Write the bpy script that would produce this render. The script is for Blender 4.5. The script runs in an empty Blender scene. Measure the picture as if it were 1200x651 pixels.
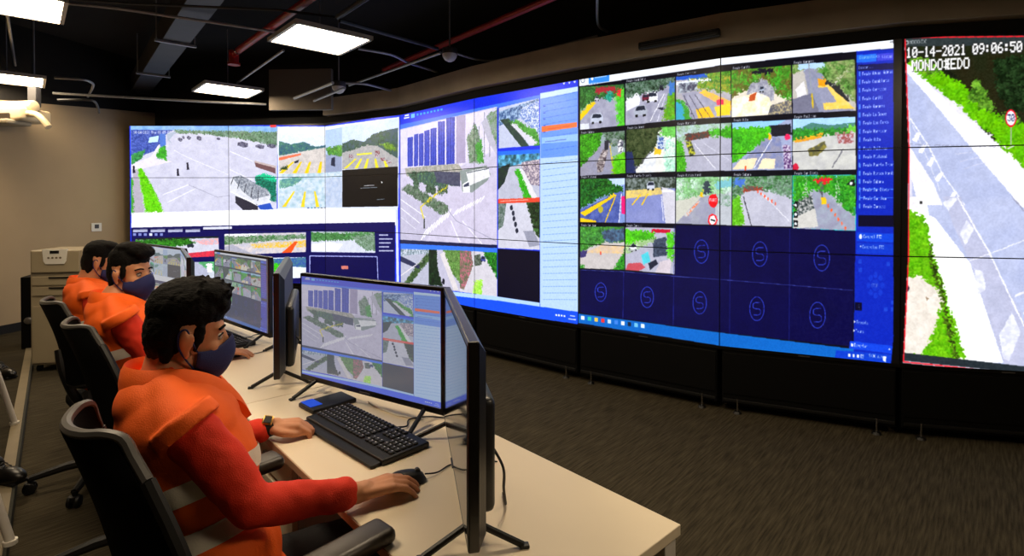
import bpy, bmesh, math, random
import numpy as np
from mathutils import Vector, Matrix, noise as mnoise

# ------------------------------------------------------------------ camera
FPX, CX, CY = 630.0, 600.0, 247.6          # focal length and principal point, 1200x651 frame
PITCH, CAMZ = 0.0117, 1.465
cam_d = bpy.data.cameras.new('camera')
cam = bpy.data.objects.new('camera', cam_d)
bpy.context.scene.collection.objects.link(cam)
cam_d.sensor_fit = 'HORIZONTAL'
cam_d.sensor_width = 36.0
cam_d.lens = 36.0 * FPX / 1200.0
cam_d.shift_y = (CY - 325.5) / 1200.0
cam_d.clip_start = 0.02
cam.location = (0, 0, CAMZ)
cam.rotation_euler = (math.pi / 2 - PITCH, 0, 0)
scene = bpy.context.scene
scene.camera = cam
# ------------------------------------------------------------------ world, exposure
world = bpy.data.worlds.new('world')
scene.world = world
world.use_nodes = True
world.node_tree.nodes['Background'].inputs[0].default_value = (0.010, 0.0095, 0.009, 1)
world.node_tree.nodes['Background'].inputs[1].default_value = 1.0
vs = scene.view_settings
vs.view_transform = 'Standard'
vs.look = 'None'
vs.exposure = 0.0
vs.gamma = 1.0
vs.use_curve_mapping = False
scene.cycles.use_denoising = True
scene.cycles.max_bounces = 6
LAMP_POWER = 29.0
LAMP_COLOR = (1.0, 0.80, 0.55)
SCREEN_POWER = 1.15

# ------------------------------------------------------------------ pixel helpers
_c, _s = math.cos(PITCH), math.sin(PITCH)
def ray(px, py):
    x, u = (px - CX) / FPX, (CY - py) / FPX
    return Vector((x, _c + u * _s, -_s + u * _c))
def at(px, py, Y):
    r = ray(px, py); t = Y / r.y
    return Vector((r.x * t, Y, CAMZ + r.z * t))
def on(px, py, z):
    r = ray(px, py); t = (z - CAMZ) / r.z
    return Vector((r.x * t, r.y * t, z))
def proj(p):
    X, Y, Z = p[0], p[1], p[2] - CAMZ
    d = Y * _c - Z * _s; u = Y * _s + Z * _c
    return (CX + FPX * X / d, CY - FPX * u / d)
def on_seg(px, py, A, B):
    """where the sight line meets the vertical plane through plan points A and B"""
    r = ray(px, py)
    d = Vector((B[0] - A[0], B[1] - A[1])); n = Vector((d.y, -d.x))
    t = (n.x * A[0] + n.y * A[1]) / (n.x * r.x + n.y * r.y)
    return Vector((r.x * t, r.y * t, CAMZ + r.z * t))
# axes of the row of desks: D runs along the desks away from the camera, N from chairs to video wall
D = Vector((-0.672, 0.740, 0)).normalized()
N = Vector((0.740, 0.672, 0)).normalized()
UP = Vector((0, 0, 1))
def dn(s, n, z=0.0):
    return D * s + N * n + UP * z

# ------------------------------------------------------------------ materials
MATS = {}
def mat(name, col, rough=0.6, metal=0.0, bump=0.0, bscale=200.0, var=0.0, vscale=8.0, spec=0.5, stretch=None, detail=3.0):
    if name in MATS: return MATS[name]
    m = bpy.data.materials.new(name); m.use_nodes = True
    nt = m.node_tree; b = nt.nodes['Principled BSDF']
    lin = tuple((c / 255.0) ** 2.2 for c in col)
    b.inputs['Base Color'].default_value = (*lin, 1)
    b.inputs['Roughness'].default_value = rough
    b.inputs['Metallic'].default_value = metal
    b.inputs['Specular IOR Level'].default_value = spec
    if bump or var:
        tc = nt.nodes.new('ShaderNodeTexCoord')
        src = tc.outputs['Object']
        if stretch:
            mp = nt.nodes.new('ShaderNodeMapping')
            mp.vector_type = 'TEXTURE'
            mp.inputs['Rotation'].default_value = (0, 0, stretch[3])
            mp.inputs['Scale'].default_value = stretch[:3]
            nt.links.new(src, mp.inputs['Vector']); src = mp.outputs['Vector']
        if bump:
            n = nt.nodes.new('ShaderNodeTexNoise'); n.inputs['Scale'].default_value = bscale
            n.inputs['Detail'].default_value = detail
            bp = nt.nodes.new('ShaderNodeBump'); bp.inputs['Strength'].default_value = bump
            bp.inputs['Distance'].default_value = 0.004
            nt.links.new(src, n.inputs['Vector'])
            nt.links.new(n.outputs['Fac'], bp.inputs['Height'])
            nt.links.new(bp.outputs['Normal'], b.inputs['Normal'])
        if var:
            n2 = nt.nodes.new('ShaderNodeTexNoise'); n2.inputs['Scale'].default_value = vscale
            n2.inputs['Detail'].default_value = 5.0
            cr = nt.nodes.new('ShaderNodeValToRGB')
            cr.color_ramp.elements[0].position = 0.32; cr.color_ramp.elements[1].position = 0.68
            cr.color_ramp.elements[0].color = (*[c * (1 - var) for c in lin], 1)
            cr.color_ramp.elements[1].color = (*[min(1, c * (1 + var)) for c in lin], 1)
            nt.links.new(src, n2.inputs['Vector'])
            nt.links.new(n2.outputs['Fac'], cr.inputs['Fac'])
            nt.links.new(cr.outputs['Color'], b.inputs['Base Color'])
    MATS[name] = m
    return m
def emit(name, col, power):
    if name in MATS: return MATS[name]
    m = bpy.data.materials.new(name); m.use_nodes = True
    b = m.node_tree.nodes['Principled BSDF']
    b.inputs['Base Color'].default_value = (*[0.3 * c for c in col], 1)
    b.inputs['Emission Color'].default_value = (*col, 1)
    b.inputs['Emission Strength'].default_value = power
    MATS[name] = m
    return m

# ------------------------------------------------------------------ mesh builder
COL = scene.collection
def frame(z, x=None):
    """matrix whose Z axis is z"""
    z = Vector(z).normalized()
    x = Vector(x) if x is not None else (Vector((1, 0, 0)) if abs(z.x) < 0.9 else Vector((0, 1, 0)))
    y = z.cross(x).normalized(); x = y.cross(z)
    return Matrix((x, y, z)).transposed()
class MB:
    def __init__(self): self.bm = bmesh.new()
    def _tmp(self, fn, bev=0.0, seg=2, M=None):
        t = bmesh.new(); fn(t)
        if bev: bmesh.ops.bevel(t, geom=list(t.edges), offset=bev, segments=seg, affect='EDGES', profile=0.5, clamp_overlap=True)
        if M is not None: bmesh.ops.transform(t, matrix=M, verts=t.verts)
        me = bpy.data.meshes.new('t'); t.to_mesh(me); t.free()
        self.bm.from_mesh(me); bpy.data.meshes.remove(me)
        return self
    def box(self, c, size, rot=None, bev=0.0, seg=2):
        R = rot.to_4x4() if rot is not None else Matrix.Identity(4)
        M = Matrix.Translation(Vector(c)) @ R
        def f(t):
            bmesh.ops.create_cube(t, size=1.0)
            bmesh.ops.scale(t, vec=Vector(size), verts=t.verts)
        return self._tmp(f, bev, seg, M)
    def cyl(self, a, b, r, r2=None, seg=16, bev=0.0):
        a, b = Vector(a), Vector(b); d = b - a
        M = Matrix.Translation((a + b) / 2) @ frame(d).to_4x4()
        def f(t): bmesh.ops.create_cone(t, cap_ends=True, segments=seg, radius1=r, radius2=r if r2 is None else r2, depth=d.length)
        return self._tmp(f, bev, 2, M)
    def ell(self, c, r, rot=None, u=20, v=14):
        R = rot.to_4x4() if rot is not None else Matrix.Identity(4)
        M = Matrix.Translation(Vector(c)) @ R @ Matrix.Diagonal((*r, 1))
        def f(t): bmesh.ops.create_uvsphere(t, u_segments=u, v_segments=v, radius=1.0)
        return self._tmp(f, 0, 1, M)
    def cap(self, a, b, ra, rb=None, u=16):
        """tapered capsule"""
        rb = ra if rb is None else rb
        self.ell(a, (ra,) * 3, None, u, u // 2 + 2); self.ell(b, (rb,) * 3, None, u, u // 2 + 2)
        if (Vector(b) - Vector(a)).length > 1e-5: self.cyl(a, b, ra, rb, u)
        return self
    def tube(self, pts, r, seg=8, closed=False):
        pts = [Vector(p) for p in pts]; n = len(pts)
        bm = self.bm; rings = []
        prev = None
        for i, p in enumerate(pts):
            d = (pts[min(i + 1, n - 1)] - pts[max(i - 1, 0)]).normalized()
            if prev is None: m = frame(d)
            else:
                x = prev.col[0] - d * prev.col[0].dot(d)
                m = frame(d, x if x.length > 1e-4 else None)
            prev = m
            rr = r[i] if isinstance(r, (list, tuple)) else r
            rings.append([bm.verts.new(p + m @ Vector((math.cos(2 * math.pi * k / seg) * rr, math.sin(2 * math.pi * k / seg) * rr, 0))) for k in range(seg)])
        for i in range(n - 1):
            for k in range(seg):
                bm.faces.new((rings[i][k], rings[i][(k + 1) % seg], rings[i + 1][(k + 1) % seg], rings[i + 1][k]))
        bm.faces.new(list(reversed(rings[0]))); bm.faces.new(rings[-1])
        return self
    def prism(self, poly, z0, z1, M=None):
        """vertical prism over a plan polygon (x, y)"""
        bm = self.bm
        f = lambda x, y, z: (M @ Vector((x, y, z))) if M is not None else Vector((x, y, z))
        lo = [bm.verts.new(f(p[0], p[1], z0)) for p in poly]; hi = [bm.verts.new(f(p[0], p[1], z1)) for p in poly]
        bm.faces.new(list(reversed(lo))); bm.faces.new(hi)
        n = len(poly)
        for i in range(n): bm.faces.new((lo[i], lo[(i + 1) % n], hi[(i + 1) % n], hi[i]))
        bmesh.ops.recalc_face_normals(bm, faces=bm.faces)
        return self
    def lathe(self, prof, M=None, seg=20):
        """profile [(r, z)] around Z"""
        bm = self.bm; M = M if M is not None else Matrix.Identity(4); rings = []
        for r, z in prof:
            rings.append([bm.verts.new(M @ Vector((r * math.cos(2 * math.pi * k / seg), r * math.sin(2 * math.pi * k / seg), z))) for k in range(seg)])
        for i in range(len(prof) - 1):
            for k in range(seg): bm.faces.new((rings[i][k], rings[i][(k + 1) % seg], rings[i + 1][(k + 1) % seg], rings[i + 1][k]))
        bm.faces.new(list(reversed(rings[0]))); bm.faces.new(rings[-1])
        return self
    def grid(self, rows, flip=False):
        bm = self.bm
        vv = [[bm.verts.new(Vector(p)) for p in r] for r in rows]
        for i in range(len(vv) - 1):
            for j in range(len(vv[0]) - 1):
                q = (vv[i][j], vv[i][j + 1], vv[i + 1][j + 1], vv[i + 1][j])
                bm.faces.new(q[::-1] if flip else q)
        return self
    def mesh(self, name):
        me = bpy.data.meshes.new(name); self.bm.to_mesh(me); self.bm.free(); return me
    def build(self, name, material, parent=None, smooth=False):
        return link(name, self.mesh(name), material, parent, smooth)
def link(name, me, material, parent=None, smooth=False):
    if material is not None and not me.materials: me.materials.append(material)
    if smooth:
        me.polygons.foreach_set('use_smooth', [True] * len(me.polygons))
        try: me.set_sharp_from_angle(angle=math.radians(38))
        except Exception: pass
    o = bpy.data.objects.new(name, me); COL.objects.link(o)
    if parent is not None: o.parent = parent
    return o
def tag(o, label=None, cat=None, group=None, kind=None):
    if label: o['label'] = label
    if cat: o['category'] = cat
    if group: o['group'] = group
    if kind: o['kind'] = kind
    return o
def thing(name, label, cat, loc=(0, 0, 0), rz=0.0, group=None):
    o = bpy.data.objects.new(name, None); COL.objects.link(o)
    o.empty_display_size = 0.1
    o.location = loc; o.rotation_euler = (0, 0, rz)
    return tag(o, label, cat, group)
def struct(name, mb, m, label, cat='setting'):
    o = mb.build(name, m); tag(o, label, cat, kind='structure'); return o
def curve_pts(pts, n=8):
    """Catmull-Rom through points"""
    pts = [Vector(p) for p in pts]; out = []
    for i in range(len(pts) - 1):
        p0 = pts[max(i - 1, 0)]; p1 = pts[i]; p2 = pts[i + 1]; p3 = pts[min(i + 2, len(pts) - 1)]
        for k in range(n):
            t = k / n
            out.append(0.5 * ((2 * p1) + (p2 - p0) * t + (2 * p0 - 5 * p1 + 4 * p2 - p3) * t * t + (3 * p1 - p0 - 3 * p2 + p3) * t ** 3))
    out.append(pts[-1]); return out
def remeshed(mb, voxel, smooth=4, factor=0.5):
    """union of overlapping closed shapes as one continuous surface"""
    me = mb.mesh('raw')
    o = bpy.data.objects.new('raw', me); COL.objects.link(o)
    r = o.modifiers.new('r', 'REMESH'); r.mode = 'VOXEL'; r.voxel_size = voxel; r.adaptivity = 0.0
    s = o.modifiers.new('s', 'SMOOTH'); s.iterations = smooth; s.factor = factor
    dg = bpy.context.evaluated_depsgraph_get(); dg.update()
    new = bpy.data.meshes.new_from_object(o.evaluated_get(dg))
    bpy.data.objects.remove(o); bpy.data.meshes.remove(me)
    return new
def wrinkle(me, amp, scale, seed=0.0):
    n = len(me.vertices); co = np.empty(n * 3, np.float32); no = np.empty(n * 3, np.float32)
    me.vertices.foreach_get('co', co); me.vertex_normals.foreach_get('vector', no)
    co = co.reshape(-1, 3); no = no.reshape(-1, 3)
    q = (co * scale + np.array((seed, seed * 1.7, seed * 0.3))).tolist(); nz = mnoise.noise
    a = np.array([nz(p) + 0.5 * nz((p[0] * 2.3, p[1] * 2.3, p[2] * 2.3)) for p in q], np.float32)
    me.vertices.foreach_set('co', (co + no * (amp * a)[:, None]).ravel()); me.update()
# ------------------------------------------------------------------ the room
WALLPTS = [(-5.028, 7.076), (-3.718, 7.063), (-2.38, 6.855), (-1.29, 6.222), (-0.367, 5.255), (0.552, 4.475), (1.479, 3.822), (2.446, 3.38)]
_e = Vector((3.079 - 2.446, 3.234 - 3.38)).normalized() * 1.16
WALLPTS.append((2.446 + _e.x, 3.38 + _e.y))
ZTOP, ZBOT = CAMZ + 1.0431, CAMZ + 1.0431 - 3 * 0.6826
ROWH = 0.6826
CEIL = 3.45
PLAT = 0.08
def front(i):
    A, B = Vector(WALLPTS[i]), Vector(WALLPTS[i + 1]); t = (B - A).normalized()
    return A, B, t, Vector((t.y, -t.x))
def offset_poly(off, i0=0, i1=8):
    """plan line parallel to the columns, off metres towards the room"""
    out = []
    for i in range(i0, i1 + 1):
        ns = []
        if i > i0: ns.append(front(i - 1)[3])
        if i < i1: ns.append(front(i)[3])
        n = sum(ns, Vector((0, 0))).normalized()
        k = off / max(0.5, n.dot(ns[0]))
        out.append(Vector(WALLPTS[i]) + n * k)
    return out
m_carpet = mat('carpet', (68, 62, 49), 0.95, bump=0.8, bscale=240, var=0.45, vscale=40, spec=0.1, stretch=(6.5, 0.42, 1.0, 0.84), detail=4)
m_carpet2 = mat('platform_carpet', (56, 51, 40), 0.95, bump=0.6, bscale=240, var=0.22, vscale=14, spec=0.1, stretch=(6.0, 0.8, 1.0, 0.74))
m_beige = mat('beige_paint', (170, 150, 120), 0.85, bump=0.05, bscale=90, var=0.03, vscale=3)
m_dark = mat('black_paint', (24, 24, 25), 0.8, bump=0.1, bscale=60)
m_ceil = mat('ceiling_black', (17, 16, 16), 0.95, bump=0.2, bscale=20)
m_beam = mat('beam_grey', (178, 168, 152), 0.9, bump=0.15, bscale=40, var=0.08, vscale=5)
m_strip = mat('edge_strip', (122, 110, 86), 0.5, var=0.08, vscale=10)
m_riser = mat('riser', (48, 48, 40), 0.9)
m_baseb = mat('baseboard_black', (18, 17, 17), 0.6)
struct('floor', MB().box((-0.7, 2.4, -0.05), (16, 13, 0.1)), m_carpet, 'dark brown streaked carpet floor of the control room', 'floor')
struct('ceiling', MB().box((-0.7, 2.4, CEIL + 0.05), (16, 13, 0.1)), m_ceil, 'black painted open ceiling above pipes and lamps', 'ceiling')
# left end wall (beige), from the edge of the video wall towards the camera's left
WL0 = Vector((-5.02, 7.75)); WL1 = Vector((-5.55, 5.55)); WL2 = Vector((-6.9, 0.9))
def wall(name, a, b, z0, z1, m, label, thick=0.12, side=1):
    a, b = Vector(a), Vector(b); t = (b - a).normalized(); n = Vector((t.y, -t.x)) * side
    poly = [a, b, b + n * thick, a + n * thick]
    return struct(name, MB().prism([(p.x, p.y) for p in poly], z0, z1), m, label, 'wall')
PAINT = 2.57
def slant(mb, hi, side):
    """move the top or bottom edge of the end wall pieces to the slightly rising paint line"""
    zs = [v.co.z for v in mb.bm.verts]; e = max(zs) if hi else min(zs)
    for v in mb.bm.verts:
        if abs(v.co.z - e) < 1e-6: v.co.z = 2.57 + (v.co.y - WL1.y) / (WL0.y - WL1.y) * 0.21
    return mb
def end_wall(name, z0, z1, hi, m, label):
    t = (WL1 - WL0).normalized(); n = Vector((t.y, -t.x)) * 0.12
    mb = MB().prism([(p.x, p.y) for p in (WL0, WL1, WL1 + n, WL0 + n)], z0, z1)
    return struct(name, slant(mb, hi, 1), m, label, 'wall')
end_wall('wall_left', 0, PAINT, True, m_beige, 'beige painted end wall beside the video wall')
end_wall('wall_left_upper', PAINT, CEIL, False, m_ceil, 'black painted strip of the end wall under the ceiling')
wall('wall_left_side_upper', WL1, WL2, PAINT, CEIL, m_ceil, 'black painted strip of the side wall under the ceiling', side=1)
wall('wall_left_side', WL1, WL2, 0, PAINT, m_beige, 'beige wall running on past the platform', side=1)
wall('wall_near', (-6.9, -2.6), (4.6, -2.6), 0, CEIL, m_beige, 'beige wall behind the camera', side=1)
wall('wall_corner', WL2, (-6.9, -2.6), 0, CEIL, m_beige, 'beige wall at the near left corner', side=1)
wall('wall_right', (4.6, -2.6), (4.6, 2.4), 0, CEIL, m_beige, 'beige wall right of the video wall end', side=1)
# dark wall behind the display columns
bk = [Vector((-5.06, 7.62))] + [v for v in offset_poly(-0.55)[1:-1]] + [Vector((3.75, 3.63)), Vector((4.6, 2.4))]
mb = MB()
poly = [(p.x, p.y) for p in bk] + [(4.75, 2.6), (4.3, 5.2), (0.0, 9.0), (-4.9, 9.0)]
mb.prism(poly, 0, CEIL)
struct('wall_back', mb, m_dark, 'black wall behind the curved video wall', 'wall')
# baseboard on the left wall
def baseboard(name, a, b, label, z0=PLAT, h=0.10):
    a, b = Vector(a), Vector(b); t = (b - a).normalized(); n = Vector((t.y, -t.x)) * -1
    struct(name, MB().prism([(p.x, p.y) for p in (a, b, b + n * 0.015, a + n * 0.015)], z0, z0 + h), m_baseb, label, 'baseboard')
baseboard('baseboard_left', WL1, Vector((-6.6, 1.93)), 'black baseboard along the side wall')
_a = (WL0 - WL1)
baseboard('baseboard_end', WL0, WL1, 'black baseboard along the beige end wall', z0=0.0, h=0.17)
# raised platform on the left with its edge strip
p0 = on(41, 389, PLAT); p1 = on(8, 612, PLAT)
ed = (p1 - p0).normalized(); q0 = p0 - ed * 0.12; q1 = p1 + ed * 4.2
nrm = Vector((-ed.y, ed.x, 0)); nrm = nrm if nrm.x < 0 else -nrm
mb = MB().prism([(q0.x, q0.y), (q1.x, q1.y), (q1.x + nrm.x * 6, q1.y + nrm.y * 6), (-6.88, 0.9), (WL1.x - 0.02, WL1.y - 0.1), (q0.x - 0.2, q0.y)], 0.0, PLAT - 0.004)
struct('floor_platform', mb, m_carpet2, 'carpeted raised platform floor left of the operators', 'platform')
mb = MB()
w = 0.05
mb.prism([(q0.x, q0.y), (q1.x, q1.y), (q1.x + nrm.x * w, q1.y + nrm.y * w), (q0.x + nrm.x * w, q0.y + nrm.y * w)], PLAT - 0.004, PLAT + 0.003)
struct('trim_1', mb, m_strip, 'pale edge strip along the raised platform', 'trim')
mb = MB()
mb.prism([(q0.x, q0.y), (q1.x, q1.y), (q1.x - nrm.x * 0.012, q1.y - nrm.y * 0.012), (q0.x - nrm.x * 0.012, q0.y - nrm.y * 0.012)], 0.0, PLAT)
struct('trim_2', mb, m_riser, 'dark riser board under the platform edge strip', 'trim')
# long grey beam above the video wall
bz0, bz1 = 2.60, 2.81
fa = offset_poly(0.04); fb = offset_poly(-0.30)
fa = fa[2:]; fb = fb[2:]
ext = (fa[-1] - fa[-2]).normalized() * 0.45
fa = fa + [fa[-1] + ext]; fb = fb + [fb[-1] + ext]
mb = MB()
mb.prism([(p.x, p.y) for p in fa] + [(p.x, p.y) for p in reversed(fb)], bz0, bz1)
struct('trim_3', mb, m_beam, 'long grey ceiling beam following the top of the video wall', 'beam')
# dark frame strip above the far columns
mb = MB()
g0 = offset_poly(-0.05); g1 = offset_poly(-0.12)
mb.prism([(p.x, p.y) for p in [g0[0] + (g0[1] - g0[0]) * 0.40] + g0[1:]] + [(p.x, p.y) for p in list(reversed(g1))[:-1] + [g1[0] + (g1[1] - g1[0]) * 0.40]], ZTOP + 0.012, bz0 - 0.002)
struct('trim_4', mb, m_dark, 'black closing strip between the video wall and the beam', 'trim')
# grey bulkhead hanging where the beam ends
A = at(315, 82, 6.35); B = at(388, 82, 6.30)
t = Vector((B.x - A.x, B.y - A.y)).normalized(); nb = Vector((-t.y, t.x))
mb = MB().prism([(A.x, A.y), (B.x, B.y), (B.x + nb.x * 0.06, B.y + nb.y * 0.06), (A.x + nb.x * 0.06, A.y + nb.y * 0.06)], 2.585, 3.06)
struct('trim_5', mb, mat('bulkhead_grey', (118, 110, 100), 0.9), 'grey boxed bulkhead at the far end of the beam', 'bulkhead')
# ------------------------------------------------------------------ what the displays show, painted into one picture
CW, CH = 420, 708
NW = 8 * CW
CAN = np.zeros((CH, NW, 3), np.float32); CAN[:] = (8, 8, 20)
rng = np.random.default_rng(5)
def value_noise(step):
    h, w = CH // step + 3, NW // step + 3
    a = rng.random((h, w)).astype(np.float32)
    y = np.arange(CH) / step; x = np.arange(NW) / step
    y0 = y.astype(int); x0 = x.astype(int); fy = (y - y0)[:, None]; fx = (x - x0)[None, :]
    fy = fy * fy * (3 - 2 * fy); fx = fx * fx * (3 - 2 * fx)
    return (a[y0][:, x0] * (1 - fy) * (1 - fx) + a[y0][:, x0 + 1] * (1 - fy) * fx + a[y0 + 1][:, x0] * fy * (1 - fx) + a[y0 + 1][:, x0 + 1] * fy * fx)
NZ = {s: value_noise(s) for s in (3, 6, 12, 30)}
def contrast(a): return np.clip((a - 0.5) * 2.2 + 0.5, 0, 1)
NZ = {3: NZ[3], 6: 0.55 * NZ[6] + 0.45 * NZ[3], 12: 0.5 * NZ[12] + 0.3 * NZ[6] + 0.2 * NZ[3], 30: NZ[30]}
NZ = {s: contrast(a) * (0.45 if s == 30 else 1.0) for s, a in NZ.items()}
# photo pixel -> canvas: one homography for each display column
def homog(src, dst):
    A = []
    for (x, y), (u, v) in zip(src, dst):
        A.append([x, y, 1, 0, 0, 0, -u * x, -u * y, -u]); A.append([0, 0, 0, x, y, 1, -v * x, -v * y, -v])
    return np.linalg.svd(np.array(A))[2][-1].reshape(3, 3)
COLQ = []
for i in range(8):
    A, B = WALLPTS[i], WALLPTS[i + 1]
    c4 = [proj((*A, ZTOP)), proj((*B, ZTOP)), proj((*B, ZBOT)), proj((*A, ZBOT))]
    COLQ.append((homog(c4, [(0, 0), (1, 0), (1, 1), (0, 1)]), c4))
def seam_x(i, y):
    c4 = COLQ[i][1]; (x0, y0), (x1, y1) = c4[1], c4[2]
    return x0 + (x1 - x0) * (y - y0) / (y1 - y0)
def to_canvas(x, y):
    i = 0
    while i < 7 and x > seam_x(i, y): i += 1
    H = COLQ[i][0]; d = H[2, 0] * x + H[2, 1] * y + H[2, 2]
    return ((H[0, 0] * x + H[0, 1] * y + H[0, 2]) / d + i) * CW, (H[1, 0] * x + H[1, 1] * y + H[1, 2]) / d * CH
FID = np.zeros((CH, NW), np.int16)          # which camera picture a canvas pixel belongs to (0: user interface)
def mask_c(pts):
    """bounding box and inside mask of a polygon given in canvas pixels"""
    pts = np.asarray(pts, float)
    x0, y0 = np.floor(pts.min(0)).astype(int); x1, y1 = np.ceil(pts.max(0)).astype(int) + 1
    x0, y0 = max(x0, 0), max(y0, 0); x1, y1 = min(x1, NW), min(y1, CH)
    if x1 <= x0 or y1 <= y0: return None
    X = np.arange(x0, x1) + 0.5; Y = np.arange(y0, y1)[:, None] + 0.5
    inside = np.zeros((y1 - y0, x1 - x0), bool)
    n = len(pts)
    for k in range(n):
        (ax, ay), (bx, by) = pts[k], pts[(k + 1) % n]
        if ay == by: continue
        cond = ((ay > Y) != (by > Y))
        xi = ax + (Y - ay) * (bx - ax) / (by - ay)
        inside ^= cond & (X[None, :] < xi)
    return x0, x1, y0, y1, inside
def fill_c(pts, col, c2=None, ns=6, alpha=1.0):
    """fill a polygon given in canvas pixels; c2 mixes in by noise"""
    r = mask_c(pts)
    if r is None: return
    x0, x1, y0, y1, inside = r
    c = np.empty((y1 - y0, x1 - x0, 3), np.float32); c[:] = col
    if c2 is not None:
        f = NZ[ns][y0:y1, x0:x1, None]; c = c * (1 - f) + np.array(c2, np.float32) * f
    sub = CAN[y0:y1, x0:x1]
    if alpha < 1: c = sub * (1 - alpha) + c * alpha
    sub[inside] = c[inside]
def traced(pts):
    """polygon in photo pixels -> canvas pixels, bent at the column seams"""
    out = []
    n = len(pts)
    for k in range(n):
        (ax, ay), (bx, by) = pts[k], pts[(k + 1) % n]
        m = max(1, int(max(abs(bx - ax), abs(by - ay)) / 8))
        for j in range(m): out.append(to_canvas(ax + (bx - ax) * j / m, ay + (by - ay) * j / m))
    return out
def P(pts, col, c2=None, ns=6, alpha=1.0):
    """fill a polygon traced in photo pixels"""
    fill_c(traced(pts), col, c2, ns, alpha)
def picture(pts):
    """mark an area as one camera picture"""
    r = mask_c(traced(pts))
    if r is not None: FID[r[2]:r[3], r[0]:r[1]][r[4]] = FID.max() + 1
def line(pts, w, col, alpha=1.0):
    for (ax, ay), (bx, by) in zip(pts[:-1], pts[1:]):
        dx, dy = bx - ax, by - ay; L = math.hypot(dx, dy) or 1; nx, ny = -dy / L * w / 2, dx / L * w / 2
        P([(ax + nx, ay + ny), (bx + nx, by + ny), (bx - nx, by - ny), (ax - nx, ay - ny)], col, alpha=alpha)
def oval(x, y, rx, ry, col, n=18, **k):
    P([(x + rx * math.cos(2 * math.pi * t / n), y + ry * math.sin(2 * math.pi * t / n)) for t in range(n)], col, **k)
def ring(x, y, rx, ry, w, col, n=22):
    line([(x + rx * math.cos(2 * math.pi * t / n), y + ry * math.sin(2 * math.pi * t / n)) for t in range(n + 1)], w, col)
def Zm(x0, y0, s): return lambda *pts: [(x0 + x / s, y0 + y / s) for x, y in pts]
_F = {' ': '0000000000', '-': '0808080808', '.': '0060600000', ':': '0036360000', '/': '2010080402', '0': '3E5149453E', '1': '00427F4000', '2': '4261514946', '3': '2141454B31', '4': '1814127F10', '5': '2745454539', '6': '3C4A494930', '7': '0171090503', '8': '3649494936', '9': '064949291E',
'A': '7E1111117E', 'B': '7F49494936', 'C': '3E41414122', 'D': '7F4141221C', 'E': '7F49494941', 'F': '7F09090901', 'G': '3E4149497A', 'H': '7F0808087F', 'I': '00417F4100', 'J': '2040413F01', 'K': '7F08142241', 'L': '7F40404040', 'M': '7F020C027F', 'N': '7F0408107F', 'O': '3E4141413E', 'P': '7F09090906', 'Q': '3E4151215E', 'R': '7F09192946', 'S': '4649494931', 'T': '01017F0101', 'U': '3F4040403F', 'V': '1F2040201F', 'W': '3F4038403F', 'X': '6314081463', 'Y': '0708700807', 'Z': '6151494543',
'a': '2054545478', 'b': '7F48444438', 'c': '3844444420', 'd': '384444487F', 'e': '3854545418', 'f': '087E090102', 'g': '0C5252523E', 'h': '7F08040478', 'i': '00447D4000', 'j': '2040443D00', 'k': '7F10284400', 'l': '00417F4000', 'm': '7C04180478', 'n': '7C08040478', 'o': '3844444438', 'p': '7C14141408', 'q': '081414187C', 'r': '7C08040408', 's': '4854545420', 't': '043F444020', 'u': '3C4040207C', 'v': '1C2040201C', 'w': '3C4030403C', 'x': '4428102844', 'y': '0C5050503C', 'z': '4464544C44', '~': '227F2A7F49'}
def text_c(cx, cy, s, sx, sy, col, bold=0):
    """text with its upper left corner at canvas pixel cx, cy; one font dot is sx by sy canvas pixels"""
    rows = np.zeros((8, 6 * len(s)), bool)
    for k, ch in enumerate(s):
        g = _F.get(ch, '7F4141417F')
        for c in range(5):
            b = int(g[2 * c:2 * c + 2], 16)
            for r in range(8): rows[r, 6 * k + c] = (b >> r) & 1
    h, w = int(8 * sy), int(6 * len(s) * sx)
    ri = np.minimum((np.arange(h) / sy).astype(int), 7); ci = np.minimum((np.arange(w) / sx).astype(int), rows.shape[1] - 1)
    m = rows[ri][:, ci]
    for b in range(bold): m[:, 1:] |= m[:, :-1].copy()
    cx, cy = int(cx), int(cy)
    if cx < 0 or cy < 0 or cx + w > NW or cy + h > CH: return
    CAN[cy:cy + h, cx:cx + w][m] = col
def text(px, py, s, wpx, hpx, col, bold=0):
    """text at photo pixel px, py; wpx and hpx are the size of one character in photo pixels"""
    x, y = to_canvas(px, py); x2, _ = to_canvas(px + wpx * 4, py); _, y2 = to_canvas(px, py + hpx)
    text_c(x, y, s, max(0.6, (x2 - x) / 24), max(0.6, (y2 - y) / 7), col, bold)
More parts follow.
